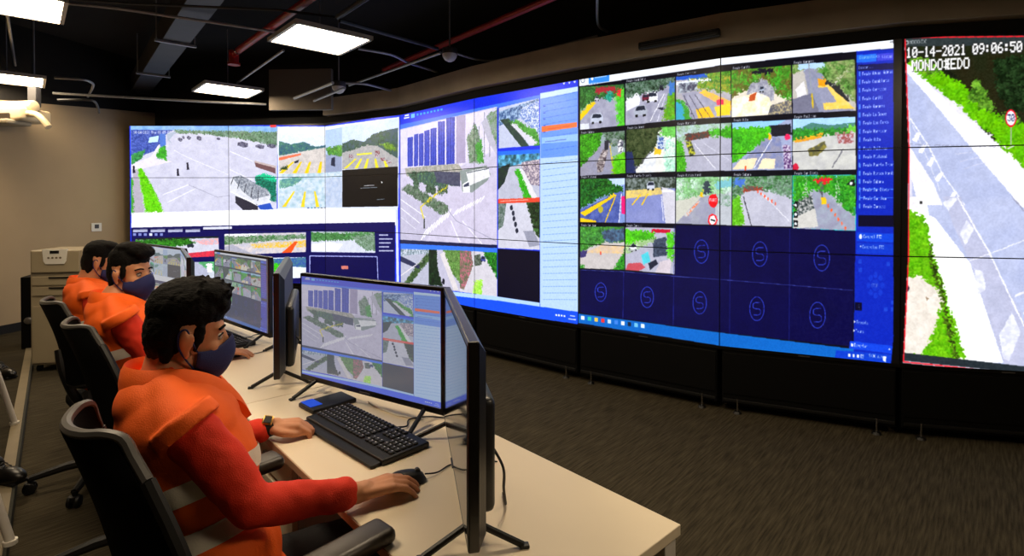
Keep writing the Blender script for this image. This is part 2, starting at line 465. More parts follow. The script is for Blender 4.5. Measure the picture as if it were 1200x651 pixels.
class Feed:
    """a picture inside four photo pixels (TL, TR, BR, BL), drawn in unit coordinates"""
    def __init__(self, tl, tr, br, bl): self.c = (tl, tr, br, bl); picture(self.c)
    def m(self, u, v):
        u = min(max(u, 0), 1); v = min(max(v, 0), 1); a, b, c, d = self.c
        return tuple((a[k] * (1 - u) + b[k] * u) * (1 - v) + (d[k] * (1 - u) + c[k] * u) * v for k in (0, 1))
    def p(self, pts, col, c2=None, ns=6, alpha=1.0):
        P([self.m(*q) for q in pts], col, c2, ns, alpha)
    def r(self, u0, v0, u1, v1, col, c2=None, ns=6, alpha=1.0):
        self.p([(u0, v0), (u1, v0), (u1, v1), (u0, v1)], col, c2, ns, alpha)
    def l(self, pts, w, col): line([self.m(*q) for q in pts], w, col)
    def o(self, u, v, ru, rv, col, c2=None, ns=6):
        self.p([(u + ru * math.cos(t * 0.45), v + rv * math.sin(t * 0.45)) for t in range(14)], col, c2, ns)
    def car(self, u, v, w, h, body, glass=(40, 45, 60)):
        self.p([(u - w, v), (u - w, v - h * .55), (u - w * .6, v - h), (u + w * .7, v - h), (u + w, v - h * .5), (u + w, v)], body)
        self.p([(u - w * .55, v - h * .9), (u + w * .62, v - h * .9), (u + w * .8, v - h * .5), (u - w * .8, v - h * .5)], glass)
        self.r(u - w * .8, v - h * .12, u - w * .4, v + h * .12, (20, 20, 22)); self.r(u + w * .4, v - h * .12, u + w * .8, v + h * .12, (20, 20, 22))
G1, G2, G3 = (66, 140, 44), (25, 75, 25), (120, 205, 50)
RD, RD2 = (172, 172, 190), (150, 150, 172)
YEL, WHT = (240, 200, 40), (240, 240, 246)

# ---- far columns, upper window: wide toll plaza
def paint_plaza():
    P([(151, 145), (382, 147), (470, 133), (470, 350), (151, 350)], (30, 60, 220))
    z = Zm(140, 130, 3.83)
    picture(z((52, 68), (708, 70), (704, 460), (56, 464)))
    P(z((50, 66), (712, 68), (706, 462), (55, 470)), (200, 200, 220), (216, 216, 232), 30)
    P(z((50, 66), (710, 68), (708, 92), (400, 92), (240, 85), (50, 90)), (150, 190, 230), (120, 165, 215), 12)
    P(z((240, 84), (420, 88), (708, 92), (706, 158), (560, 128), (400, 106), (250, 98)), (70, 110, 75), (130, 150, 140), 6)
    P(z((52, 84), (240, 84), (200, 110), (180, 170), (60, 215), (52, 200)), (52, 72, 150), (90, 110, 190), 6)
    P(z((135, 118), (176, 110), (172, 138), (128, 142)), (200, 236, 240))
    P(z((54, 196), (116, 172), (104, 208), (54, 240)), (45, 120, 70), (80, 160, 90), 6)
    P(z((52, 240), (140, 205), (175, 150), (185, 150), (165, 215), (240, 225), (90, 262), (52, 262)), (226, 222, 232))
    P(z((180, 102), (206, 100), (208, 160), (182, 165)), (80, 120, 200))
    P(z((180, 165), (208, 152), (213, 224), (160, 205)), (80, 180, 50), (50, 140, 50), 6)
    P(z((212, 100), (255, 92), (224, 128), (236, 146), (216, 130)), (170, 180, 200))
    P(z((80, 260), (102, 258), (150, 340), (202, 458), (118, 464)), (92, 190, 22), (120, 205, 40), 6)
    P(z((52, 300), (60, 300), (66, 466), (52, 466)), (80, 160, 60))
    P(z((60, 262), (80, 262), (112, 464), (66, 466)), (178, 172, 186))
    line(z((245, 175), (300, 205), (490, 285)), 0.8, (230, 230, 240)); line(z((495, 180), (600, 225)), 0.8, (235, 235, 245))
    line(z((495, 262), (600, 310)), 0.8, (235, 235, 245)); line(z((195, 375), (310, 330)), 0.8, WHT); line(z((215, 410), (345, 345)), 0.7, WHT)
    line(z((310, 330), (440, 386), (495, 378)), 0.6, (165, 165, 185))
    for x, y in ((262, 275), (306, 247), (64, 262)):
        P(z((x - 5, y - 16), (x + 3, y - 18), (x + 5, y + 8), (x + 9, y + 14), (x - 4, y + 16)), (30, 30, 48))
    for x, y, w, h in ((272, 128, 10, 10), (287, 118, 6, 7), (311, 120, 9, 9), (357, 121, 11, 11), (444, 124, 8, 6), (554, 150, 24, 14), (630, 159, 20, 10), (682, 156, 20, 10)):
        P(z((x - w, y - h * .6), (x - w * .3, y - h), (x + w, y - h * .4), (x + w * .9, y + h * .8), (x + w * .1, y + h), (x - w, y + h * .3)), (60, 60, 88), (130, 130, 150), 3)
    P(z((605, 226), (700, 252), (700, 280), (612, 250)), (110, 80, 84)); P(z((605, 222), (702, 246), (702, 256), (605, 230)), (190, 175, 175))
    P(z((610, 292), (650, 278), (703, 296), (703, 408), (672, 400), (612, 326)), (20, 110, 90)); P(z((612, 292), (650, 278), (703, 296), (703, 316), (650, 306)), (30, 190, 140))
    P(z((494, 318), (506, 292), (544, 288), (664, 352), (680, 376), (676, 424), (560, 414), (494, 362)), (225, 226, 232), (205, 208, 220), 6)
    P(z((506, 296), (544, 288), (664, 352), (672, 378), (600, 396), (552, 360)), (120, 126, 140), (175, 180, 190), 6)
    for k in range(5): line(z((512 + 28 * k, 296 + 15 * k), (500 + 30 * k, 330 + 18 * k)), 0.7, (40, 42, 55))
    P(z((520, 380), (620, 420), (622, 448), (560, 448), (520, 412)), (48, 48, 62))
    P(z((618, 424), (676, 412), (692, 446), (640, 450)), (46, 84, 180)); line(z((500, 360), (620, 424)), 1.0, (240, 240, 245))
    P(z((52, 462), (708, 458), (708, 466), (52, 472)), (20, 22, 60))
    P(z((676, 62), (704, 62), (704, 72), (676, 72)), (235, 60, 70))
def paint_toll():
    z = Zm(310, 120, 2.83)
    P(z((44, 80), (202, 80), (447, 48), (444, 355), (44, 360)), (236, 240, 248))
    for q in (((48, 100), (203, 108), (203, 234), (48, 236)), ((203, 92), (257, 82), (257, 226), (203, 232)), ((258, 80), (442, 54), (441, 211), (258, 221)), ((48, 239), (203, 234), (257, 230), (257, 346), (48, 350))): picture(z(*q))
    P(z((48, 100), (203, 108), (203, 236), (48, 236)), (220, 230, 245))
    P(z((48, 128), (90, 138), (130, 130), (168, 146), (203, 140), (203, 170), (48, 180)), (52, 92, 120), (80, 130, 110), 6)
    P(z((48, 176), (203, 148), (203, 236), (48, 236)), (196, 190, 188), (215, 208, 205), 12)
    P(z((48, 182), (120, 168), (120, 174), (48, 192)), (230, 120, 90))
    for a, b in ((48, 95), (92, 120), (132, 150), (174, 186)): P(z((a, 234), (a + 13, 234), (b + 4, 196), (b - 2, 196)), (240, 205, 40))
    P(z((55, 214), (78, 206), (76, 220), (52, 224)), (60, 80, 50)); P(z((98, 196), (114, 189), (112, 198), (100, 202)), (50, 50, 60))
    P(z((203, 92), (257, 82), (257, 226), (203, 232)), (178, 200, 232))
    P(z((203, 150), (257, 140), (257, 180), (212, 176)), (60, 120, 60), (110, 160, 70), 6)
    P(z((203, 172), (257, 178), (257, 228), (203, 232)), (150, 160, 190)); P(z((222, 184), (234, 180), (234, 212), (220, 208)), (40, 46, 70))
    P(z((257, 80), (444, 52), (442, 212), (258, 222)), (205, 220, 240))
    P(z((258, 136), (290, 122), (330, 130), (360, 104), (400, 92), (443, 84), (442, 190), (400, 160), (258, 172)), (70, 92, 110), (50, 84, 60), 12)
    P(z((258, 168), (340, 142), (372, 142), (443, 186), (442, 214), (258, 222)), (180, 178, 178), (160, 160, 165), 6)
    P(z((380, 140), (420, 134), (443, 160), (420, 160)), (88, 130, 40), (120, 150, 60), 6)
    for a, b in ((262, 300), (298, 318), (328, 340), (368, 364), (402, 392)): P(z((a, 219), (a + 11, 218), (b + 6, 186), (b, 186)), (235, 222, 60))
    line(z((306, 172), (356, 168)), 2, (230, 225, 80))
    for x, y in ((288, 178), (374, 165), (374, 176), (392, 188), (412, 196)): P(z((x - 8, y - 6), (x + 6, y - 6), (x + 8, y + 5), (x - 8, y + 5)), (120, 60, 66), (190, 190, 200), 3)
    P(z((48, 238), (203, 232), (257, 228), (257, 350), (48, 352)), (214, 224, 238), (170, 196, 210), 12)
    P(z((50, 256), (110, 244), (130, 250), (96, 276), (50, 286)), (90, 140, 150), (130, 180, 150), 6)
    for a, b in ((58, 96), (120, 132), (170, 164), (220, 214)): P(z((a, 346), (a + 12, 346), (b + 5, 294), (b, 294)), (240, 210, 60))
    P(z((202, 250), (257, 246), (257, 346), (202, 348)), (196, 206, 226), (175, 190, 216), 12)
    P(z((258, 224), (442, 212), (442, 344), (258, 348)), (10, 12, 16))
    line(z((330, 276), (364, 274)), 0.9, (170, 170, 176)); line(z((318, 284), (374, 281)), 0.8, (120, 130, 140)); line(z((372, 322), (398, 320)), 0.8, (110, 120, 130))
    P(z((386, 260), (392, 264), (389, 269)), (240, 240, 240))
    P(z((42, 350), (444, 344), (444, 356), (42, 362)), (222, 228, 244))
    for k, c in enumerate(((40, 60, 140), (60, 150, 170), (50, 60, 90), (40, 120, 160), (60, 60, 70), (40, 40, 60))): P(z((142 + 11 * k, 348), (149 + 11 * k, 348), (149 + 11 * k, 356), (142 + 11 * k, 356)), c)
def paint_lower():
    P([(154, 249), (381, 243.6), (464, 246), (464, 264), (381, 262), (154, 267)], (242, 243, 250))
    P([(154, 266.5), (381, 261.5), (463, 260), (463, 340), (154, 340)], (16, 16, 84))
    for k in range(4): P([(156 + 20.5 * k, 268.5), (173 + 20.5 * k, 268), (173 + 20.5 * k, 271.5), (156 + 20.5 * k, 272)], (180, 184, 214))
    P([(238, 266), (272, 265), (272, 268), (238, 269)], (220, 222, 238))
    for k in range(6): P([(156 + 6.3 * k, 273), (159.5 + 6.3 * k, 273), (159.5 + 6.3 * k, 276), (156 + 6.3 * k, 276)], (225, 230, 250) if k == 3 else (130, 140, 200))
    f = Feed((158.7, 279), (256, 276.5), (257, 300), (158.7, 304))
    f.r(0, 0, 1, 1, (205, 205, 220)); f.p([(0, .1), (.6, .04), (.75, .3), (.4, .5), (0, .72)], G1, G2, 6); f.r(0, 0, 1, .08, (30, 40, 40))
    f.p([(.7, .15), (1, .1), (1, .4), (.8, .4)], (190, 190, 210), (240, 170, 170), 3); f.p([(.6, .8), (.95, .7), (.95, 1), (.55, 1)], (225, 60, 80), (180, 60, 80), 6); f.car(.66, .5, .04, .16, (40, 50, 60))
    f = Feed((263, 274), (358.5, 272), (358.5, 295), (263, 299))
    f.r(0, 0, 1, 1, (190, 190, 205), (215, 205, 205), 12); f.p([(0, .1), (1, .1), (1, .3), (.5, .4), (0, .5)], (60, 110, 60), (150, 160, 150), 6); f.p([(.3, .5), (1, .4), (1, .75), (.35, .7)], (235, 190, 60), (205, 195, 190), 6)
    f.p([(.7, 1), (.82, 1), (.9, .45), (.86, .45)], (240, 90, 40)); f.r(0, 0, .4, .09, (235, 235, 240)); f.p([(0, .6), (.1, .5), (.35, 1), (0, 1)], (170, 170, 186))
    f = Feed((364.6, 271), (439, 271.5), (440, 296), (364.6, 295))
    f.r(0, 0, 1, 1, (208, 212, 226)); f.p([(0, .05), (1, .02), (1, .45), (.6, .4), (.2, .45), (0, .5)], (90, 140, 90), (60, 110, 60), 6); f.p([(.6, .2), (1, .1), (1, .9), (.85, .9), (.7, .5)], (150, 170, 160), (80, 110, 80), 3); f.p([(0, .62), (.3, .5), (.5, .6), (.4, .95), (0, .95)], (232, 234, 244))
    f = Feed((159, 309), (256, 306), (257, 331), (159, 332))
    f.r(0, 0, 1, 1, (176, 180, 200)); f.p([(.75, 0), (1, 0), (1, .8)], (90, 160, 110)); f.p([(.8, 1), (.9, .4), (.94, .4), (1, 1)], (200, 205, 216)); f.r(.86, .1, .92, .5, (240, 240, 244)); f.p([(.6, 1), (.8, .7), (1, .9), (1, 1)], (130, 190, 80))
    f = Feed((262, 303), (358.5, 301), (359, 325), (262, 330))
    f.r(0, 0, 1, 1, (226, 232, 244)); f.p([(0, .1), (1, 0), (1, .5), (.6, .35), (.3, .5), (0, .45)], (60, 90, 160), (80, 130, 140), 6); f.p([(.5, .2), (.75, .3), (.7, .9), (.5, .9)], (70, 190, 40))
    f = Feed((363, 299.5), (442, 300.5), (443, 329), (363, 328)); f.r(0, 0, 1, 1, (8, 8, 70)); f.l([(0, 0), (1, 0), (1, 1), (0, 1), (0, 0)], 1.0, (170, 176, 232))
    P([(400, 311), (408, 311), (408, 315), (400, 315)], (200, 120, 110))
    for k in range(5): line([(444, 275.2 + 4.6 * k), (455 + (k * 5) % 7, 275.2 + 4.6 * k)], 1.6, (214, 218, 242), 0.8)
    P([(152, 332), (359, 331), (359, 336), (152, 338)], (40, 60, 225)); P([(152, 338), (359, 335.5), (359, 339), (152, 343)], (214, 214, 70))
    for x in (243, 316): P([(x - 3, 331), (x + 3, 331), (x + 3, 337), (x - 3, 337)], (235, 70, 70) if x > 300 else (90, 150, 240))
    P([(463.5, 246), (466.5, 246), (468, 345), (465, 345)], (210, 216, 250)); P([(466.3, 243), (470, 243), (472, 346), (468, 346)], (34, 40, 235))
# ---- middle window: crossing with apartment towers
def paint_crossing():
    z = Zm(450, 90, 2.245)
    P(z((40, 96), (270, 50), (514, 0), (514, 645), (240, 605), (40, 576)), (24, 52, 214))
    P(z((42, 126), (410, 47), (410, 56), (42, 140)), (70, 120, 235)); P(z((55, 100), (66, 98), (66, 102), (55, 104)), WHT); P(z((53, 107), (67, 104.5), (67, 108), (53, 110.5)), WHT); P(z((71, 98), (81, 96), (81, 107), (71, 109)), (120, 190, 250))
    for k in range(8): P(z((86 + 9 * k, 97 - 1.9 * k), (91 + 9 * k, 96 - 1.9 * k), (91 + 9 * k, 101 - 1.9 * k), (86 + 9 * k, 102 - 1.9 * k)), (60, 170, 240))
    for k in range(3): P(z((470 + 14 * k, 16 - 2 * k), (477 + 14 * k, 15 - 2 * k), (474 + 14 * k, 21 - 2 * k)), WHT)
    # big picture
    picture(z((43, 140), (297, 80), (297, 440), (43, 426)))
    P(z((42, 138), (298, 78), (298, 452), (42, 432)), (198, 192, 214), (210, 205, 226), 30)
    P(z((42, 140), (298, 80), (298, 190), (200, 235), (42, 240)), (222, 216, 238), (206, 200, 226), 30)
    for k, (x0, x1, t, b) in enumerate(((62, 76, 160, 236), (79, 90, 152, 235), (92, 104, 150, 234), (106, 120, 142, 234), (122, 138, 136, 233), (142, 160, 118, 232), (164, 186, 108, 230))):
        P(z((x0, t), (x1, t - 3), (x1, b - 2), (x0, b)), (44, 58, 160), (62, 76, 184), 6)
        for j in range(1, 3):
            xx = x0 + (x1 - x0) * j / 3; line(z((xx, t), (xx, b - 4)), 0.5, (96, 108, 205))
    P(z((190, 104), (214, 100), (214, 225), (190, 228)), (168, 158, 190))
    for x, h in ((222, 150), (236, 120), (250, 130), (264, 92), (278, 96)): line(z((x, h), (x, 210)), 0.7, (130, 130, 138))
    P(z((218, 160), (240, 120), (256, 170), (252, 225), (224, 225)), (88, 120, 90), (150, 160, 150), 6)
    P(z((240, 180), (258, 160), (262, 226), (246, 228)), (80, 150, 70)); P(z((256, 120), (284, 90), (298, 150), (298, 208), (274, 170)), (186, 184, 200)); P(z((270, 100), (298, 82), (298, 190), (288, 160)), (110, 140, 100), (150, 160, 160), 6)
    P(z((55, 240), (130, 232), (196, 228), (216, 262), (196, 276), (120, 262), (60, 262)), (190, 184, 180), (150, 150, 140), 6)
    P(z((60, 252), (110, 248), (190, 258), (200, 286), (128, 288), (76, 272)), (90, 120, 84), (60, 84, 84), 6)
    P(z((130, 248), (200, 250), (200, 288), (140, 276)), (86, 90, 110), (64, 66, 90), 6)
    P(z((200, 246), (270, 232), (280, 256), (272, 272), (232, 304), (206, 302)), (140, 150, 150)); P(z((216, 250), (274, 236), (279, 262), (224, 286)), (236, 236, 240), (220, 220, 226), 6); P(z((207, 282), (226, 270), (226, 304), (208, 304)), (235, 235, 238)); P(z((210, 284), (224, 276), (224, 286), (210, 290)), (60, 66, 90)); line(z((218, 252), (276, 240)), 1.2, (90, 100, 110))
    P(z((44, 296), (64, 280), (168, 338), (170, 356), (150, 362)), (70, 98, 70), (120, 130, 120), 6)
    for x, y in ((78, 262), (116, 296), (128, 300), (148, 302), (160, 296), (84, 286)): P(z((x - 8, y + 6), (x - 6, y - 12), (x + 2, y - 16), (x + 9, y - 6), (x + 7, y + 10)), (52, 76, 56), (84, 104, 84), 6)
    P(z((42, 300), (150, 362), (110, 432), (42, 428)), (188, 184, 206)); line(z((44, 322), (110, 368)), 0.8, WHT); line(z((44, 344), (94, 384)), 0.8, WHT); line(z((44, 368), (84, 400)), 0.6, (225, 225, 236))
    for k in range(10): line(z((98 + 7.6 * k, 428 - 6.4 * k), (112 + 7.2 * k, 400 - 6.0 * k)), 1.2, (242, 240, 248))
    for k in range(9): line(z((180 + 9 * k, 366 - 4.6 * k), (196 + 8.6 * k, 346 - 4.2 * k)), 1.2, (240, 238, 246))
    line(z((104, 372), (96, 342), (140, 306), (168, 288)), 1.2, (222, 205, 40)); line(z((106, 372), (106, 398)), 1.4, (30, 40, 30))
    line(z((176, 378), (202, 440)), 1.0, (236, 234, 244)); line(z((206, 378), (262, 444)), 1.0, (236, 234, 244)); line(z((170, 352), (190, 378), (296, 432)), 0.8, (160, 158, 180))
    P(z((42, 428), (298, 442), (298, 452), (42, 438)), (24, 30, 70))
    # right feeds
    def fd(*q): return Feed(*z(*q))
    f = fd((300, 82), (408, 56), (410, 180), (300, 188)); f.r(0, 0, 1, 1, (190, 196, 220)); f.p([(0, .1), (1, 0), (1, .3), (.5, .35), (0, .45)], (50, 80, 130), (160, 185, 215), 6); f.p([(.6, .1), (1, .05), (1, .75), (.5, .3)], (215, 222, 236), (90, 120, 190), 3); f.p([(.05, .3), (.25, .3), (.75, 1), (.55, 1)], (56, 80, 66), (40, 60, 60), 6); f.p([(.25, .35), (.5, .4), (.95, .7), (1, 1), (.8, 1)], (60, 130, 50), (90, 160, 70), 6); f.p([(.3, .45), (.4, .45), (.95, .95), (.8, 1)], (214, 212, 226)); f.r(0, 0, .02, 1, (40, 60, 160))
    f = fd((300, 196), (410, 190), (410, 318), (300, 322)); f.r(0, 0, 1, 1, (184, 186, 204)); f.r(0, 0, 1, .08, (40, 110, 225)); f.p([(0, .08), (1, .08), (1, .3), (.5, .28), (0, .4)], (110, 190, 235), (40, 80, 90), 12); f.p([(0, .35), (.3, .25), (.15, .65), (0, .8)], (40, 62, 50), (30, 40, 50), 6); f.p([(.55, .25), (1, .2), (1, .75), (.65, .7)], (214, 200, 205), (120, 110, 130), 3); f.p([(.4, .4), (.5, .38), (.8, 1), (.62, 1)], (60, 160, 40)); f.p([(.5, .38), (.6, .4), (.95, 1), (.8, 1)], (222, 220, 226))
    P(z((300, 321), (410, 317), (410, 329), (300, 333)), (222, 80, 60)); line(z((306, 327), (380, 323)), 0.8, (240, 190, 180))
    f = fd((300, 333), (410, 329), (410, 455), (300, 450)); f.r(0, 0, 1, 1, (202, 202, 216)); f.p([(.68, 0), (1, 0), (1, .75), (.85, .6)], (30, 40, 30), (60, 90, 50), 6); f.p([(0, 0), (.2, 0), (.12, .5), (0, .6)], (80, 100, 90), (130, 140, 140), 6); f.p([(.6, .6), (.85, .6), (1, .9), (.75, .95)], (150, 152, 170))
    for u, v in ((.32, .1), (.36, .22), (.38, .34), (.42, .46), (.45, .6)): f.o(u, v, .035, .06, (40, 44, 60))
    P(z((299, 452), (410, 458), (410, 594), (299, 577)), (6, 6, 32))
    # list
    P(z((411, 43), (510, 25), (512, 618), (411, 604)), (186, 212, 252)); P(z((411, 44), (510, 25), (510, 37), (411, 56)), (196, 220, 252)); P(z((412, 58), (510, 38), (510, 206), (412, 214)), (104, 150, 236))
    for k in range(34):
        y0, y1 = 58 + 17 * k, 40 + 17.6 * k
        if y0 < 600: line(z((418, y0), (508, y1)), 0.55, (70, 112, 200) if y0 < 205 else (120, 156, 214))
    P(z((415, 130), (508, 119), (508, 132), (415, 145)), (255, 116, 62)); P(z((415, 160), (510, 150), (510, 168), (415, 176)), (150, 192, 246)); line(z((424, 171), (480, 164)), 1.2, (90, 116, 190), 0.8); line(z((430, 137), (488, 129)), 1.0, (190, 70, 40), 0.7)
    for k in range(5): line(z((419, 78 + 17 * k), (425, 77 + 17 * k)), 1.2, (60, 90, 190))
    # bottom feeds
    P(z((42, 438), (298, 450), (298, 464), (42, 452)), (60, 120, 236))
    f = fd((44, 452), (118, 454), (118, 552), (44, 546)); f.r(0, 0, 1, 1, (180, 182, 200)); f.p([(.1, .95), (.9, .1), (1, .12), (1, .3), (.3, 1)], (50, 76, 50), (80, 100, 60), 6); f.p([(0, .2), (.3, .3), (.7, .45), (.68, .55), (0, .35)], (46, 50, 80)); f.p([(0, 0), (1, 0), (1, .1), (.4, .15), (0, .2)], (210, 215, 230), (100, 120, 130), 6); f.l([(0, .75), (.75, .3)], 1.1, (220, 215, 220))
    f = fd((118, 454), (200, 456), (200, 565), (118, 552)); f.r(0, 0, 1, 1, (188, 186, 206)); f.p([(0, 0), (.25, 0), (.3, .5), (.45, .95), (0, .95)], (36, 60, 36), (20, 30, 26), 6); f.p([(.45, 0), (1, 0), (1, .8), (.6, .4)], (120, 150, 90), (80, 120, 60), 6); f.p([(.35, .1), (.5, .05), (.95, .95), (.8, 1)], (216, 210, 214)); f.o(.47, .8, .04, .08, (30, 30, 44))
    f = fd((200, 456), (298, 462), (298, 578), (200, 565)); f.r(0, 0, 1, 1, (206, 202, 212)); f.p([(0, 0), (.3, 0), (.35, .35), (.1, .95), (0, .9)], (90, 110, 80), (190, 110, 130), 6); f.p([(.62, 0), (1, 0), (1, .6), (.75, .25)], (60, 150, 50), (30, 80, 30), 6); f.p([(.38, .1), (.55, .05), (.58, .3), (.4, .35)], (60, 70, 60), (120, 130, 120), 6); f.p([(.38, .7), (.6, .65), (.58, 1), (.35, 1)], (140, 220, 60), (190, 225, 120), 6); f.car(.62, .22, .06, .12, (70, 80, 150))
    P(z((42, 549), (298, 577), (410, 594), (410, 606), (298, 588), (42, 560)), (180, 210, 252)); P(z((40, 560), (298, 588), (512, 618), (512, 650), (240, 612), (40, 580)), (30, 84, 236))
    [P([(651 + 3.2 * k, 367.6 + .4 * k), (653 + 3.2 * k, 367.9 + .4 * k), (653 + 3.2 * k, 370 + .4 * k), (651 + 3.2 * k, 369.7 + .4 * k)], WHT) for k in range(4)]; line([(668, 369.6), (674, 370.4)], 1.3, WHT, 0.8); line([(666, 373.2), (675, 374.4)], 1.3, WHT, 0.8)
# ---- right window: the grid of toll stations
pare = []
def paint_grid():
    P([(678, 86), (760, 73), (845, 60), (950, 50), (1056, 40), (1061, 172), (1060, 303), (1048, 432), (845, 404), (678, 379)], (13, 14, 26))
    P([(679, 88), (845, 62), (950, 53), (1050, 44), (1051, 56), (950, 65), (845, 76.5), (679, 101)], (236, 240, 248))
    P([(690, 86.5), (714, 83), (714, 95), (690, 99)], (64, 140, 236)); ring(683, 93.5, 2.2, 3.4, 0.8, (120, 130, 150)); line([(697, 90.6), (711, 88.4)], 2.2, (200, 222, 255), 0.7); oval(694, 92, 1.5, 2.2, WHT)
    text(1043, 47, '-', 4.5, 5, (120, 120, 130))
    names = ('Peaje Aguas', 'Peaje Casablanca', 'Peaje Cerritos', 'Peaje Curiti', 'Peaje Gamarra', 'Peaje La Gomez', 'Peaje Los Curos', 'Peaje Morrison', 'Peaje Oiba', 'Peaje Pailitas', 'Peaje Platanal', 'Peaje Puerto Triunfo', 'Peaje Rincon Hondo', 'Peaje Sabana', 'Peaje San Diego', 'Peaje San Juan', 'Peaje Zambito')
    q = {
    (0, 0): ((679.5, 102), (731.5, 98.5), (732, 147), (680, 152)), (0, 1): ((733, 97.5), (791, 90), (791, 140.8), (733, 147)), (0, 2): ((792, 90), (856, 83), (857, 136.8), (792, 140.6)), (0, 3): ((857, 82.5), (927, 76), (928, 133), (857.5, 137.5)), (0, 4): ((928.5, 76), (1001.5, 69.5), (1003, 129.6), (929, 133)),
    (1, 0): ((680, 157.5), (732, 153), (733, 203), (680, 206)), (1, 1): ((734, 152), (791.5, 147.8), (791.5, 201), (734, 203)), (1, 2): ((792.5, 147.5), (857, 143.5), (857.5, 199.8), (793, 201)), (1, 3): ((858, 143.5), (928, 140), (928.5, 198.8), (858, 199.8)), (1, 4): ((929, 139.5), (1002.5, 136.5), (1003, 198.6), (929, 198.9)),
    (2, 0): ((680, 209.8), (732.5, 208.5), (732.5, 260.8), (680, 260)), (2, 1): ((733.5, 208.5), (791.5, 207), (791, 261.7), (733.5, 260.8)), (2, 2): ((792.5, 208), (857.5, 206.5), (857, 263.8), (792, 261.8)), (2, 3): ((858.5, 207), (928, 205.5), (928, 265.4), (858, 264)), (2, 4): ((929, 205.5), (1002.5, 205), (1002.5, 270), (929, 267.5)),
    (3, 0): ((680, 265.4), (731.5, 265.4), (732, 316), (680, 314)), (3, 1): ((733, 266), (791, 267), (790.5, 321), (733, 316))}
    F = {k: Feed(*v) for k, v in q.items()}
    def road(f, pts, c=RD, c2=None): f.p(pts, c, c2 or RD2, 12)
    f = F[0, 0]; f.r(0, 0, 1, 1, (150, 175, 150)); f.p([(0, 0), (1, 0), (1, .3), (.6, .3), (.3, .35), (0, .55)], (70, 120, 60), (50, 90, 50), 6); f.r(.35, .03, .8, .16, (160, 50, 60)); road(f, [(.35, .3), (.75, .3), (.86, 1), (0, 1), (0, .8)]); f.p([(.8, .2), (1, .1), (1, 1), (.84, 1)], (90, 190, 60)); f.p([(.0, .62), (.3, .36), (.36, .4), (.0, .78)], YEL); f.r(.58, .16, .72, .38, (50, 150, 130)); f.r(.85, .1, .92, .3, (220, 60, 60)); f.car(.37, .86, .14, .22, (190, 196, 214)); f.p([(0, .86), (.2, .86), (.2, 1), (0, 1)], (220, 224, 235)); f.car(.38, .34, .06, .1, (200, 200, 214))
    f = F[0, 1]; f.r(0, 0, 1, 1, RD, RD2, 12); f.p([(0, 0), (1, 0), (1, .12), (.6, .3), (.35, .3), (0, .42)], (40, 66, 44), (120, 140, 130), 6); f.p([(.92, .2), (1, .2), (1, .95), (.72, .98)], (80, 170, 40), (110, 150, 40), 6); f.p([(0, .42), (.24, .28), (.3, .4), (.28, .55), (.02, .66)], (226, 226, 234)); f.car(.3, .8, .13, .24, (170, 175, 190)); f.car(.53, .5, .12, .22, (232, 232, 240)); f.car(.4, .46, .07, .14, (110, 40, 60)); f.car(.72, .26, .05, .12, (30, 34, 44)); f.r(.88, .1, .99, .38, (70, 120, 190)); f.l([(.5, .95), (.78, .35)], .8, WHT); f.l([(.64, .98), (.82, .35)], .6, (220, 220, 235)); f.p([(.63, .66), (.78, .66), (.74, .74)], (40, 42, 60))
    f = F[0, 2]; f.r(0, 0, 1, 1, (176, 172, 180)); f.p([(.2, 0), (1, 0), (1, .5), (.5, .35), (.3, .35)], (60, 130, 40), (170, 160, 60), 6); f.r(0, 0, .55, .08, (40, 90, 190)); f.p([(0, .12), (.6, .1), (.6, .16), (0, .2)], (225, 230, 240)); f.p([(.04, .16), (.4, .16), (.4, .34), (.04, .4)], (70, 70, 90), (180, 190, 200), 6); road(f, [(.1, .4), (.45, .36), (1, .75), (1, 1), (.3, 1)]); f.p([(.4, .4), (.55, .38), (1, .66), (1, .86)], (240, 200, 60), (250, 170, 120), 6); f.p([(.36, .78), (.6, .74), (.7, .98), (.4, .98)], (245, 190, 30)); f.p([(.7, .76), (.98, .7), (.98, .96), (.74, .96)], (248, 206, 60)); f.r(.74, .6, .86, .72, (230, 50, 90)); f.p([(0, .5), (.16, .6), (.3, 1), (0, 1)], (60, 150, 50)); f.p([(0, .6), (.1, .6), (.16, 1), (0, 1)], (60, 160, 190))
    for k in range(3): f.l([(.14 + .1 * k, .44), (.34 + .14 * k, .98)], .8, (70, 70, 90))
    f = F[0, 3]; f.r(0, 0, 1, 1, (222, 214, 200)); f.p([(0, 0), (1, 0), (1, .75), (.75, .6), (.6, .3), (.3, .4), (0, .6)], (70, 170, 50), (110, 90, 50), 12); f.p([(.3, .3), (.55, .25), (.72, .5), (.7, .7), (.2, .75)], (140, 140, 158), (180, 180, 190), 6); f.r(.35, .04, .7, .12, (30, 30, 40)); f.car(.5, .5, .04, .12, (170, 180, 200)); f.p([(0, .62), (.4, .5), (.62, .62), (.7, .98), (0, 1)], (240, 226, 190), (252, 246, 236), 12); f.p([(.3, .55), (.42, .5), (.38, .66), (.28, .68)], (190, 90, 50)); f.p([(.65, .8), (1, .7), (1, 1), (.6, 1)], (190, 176, 140), (90, 90, 100), 3)
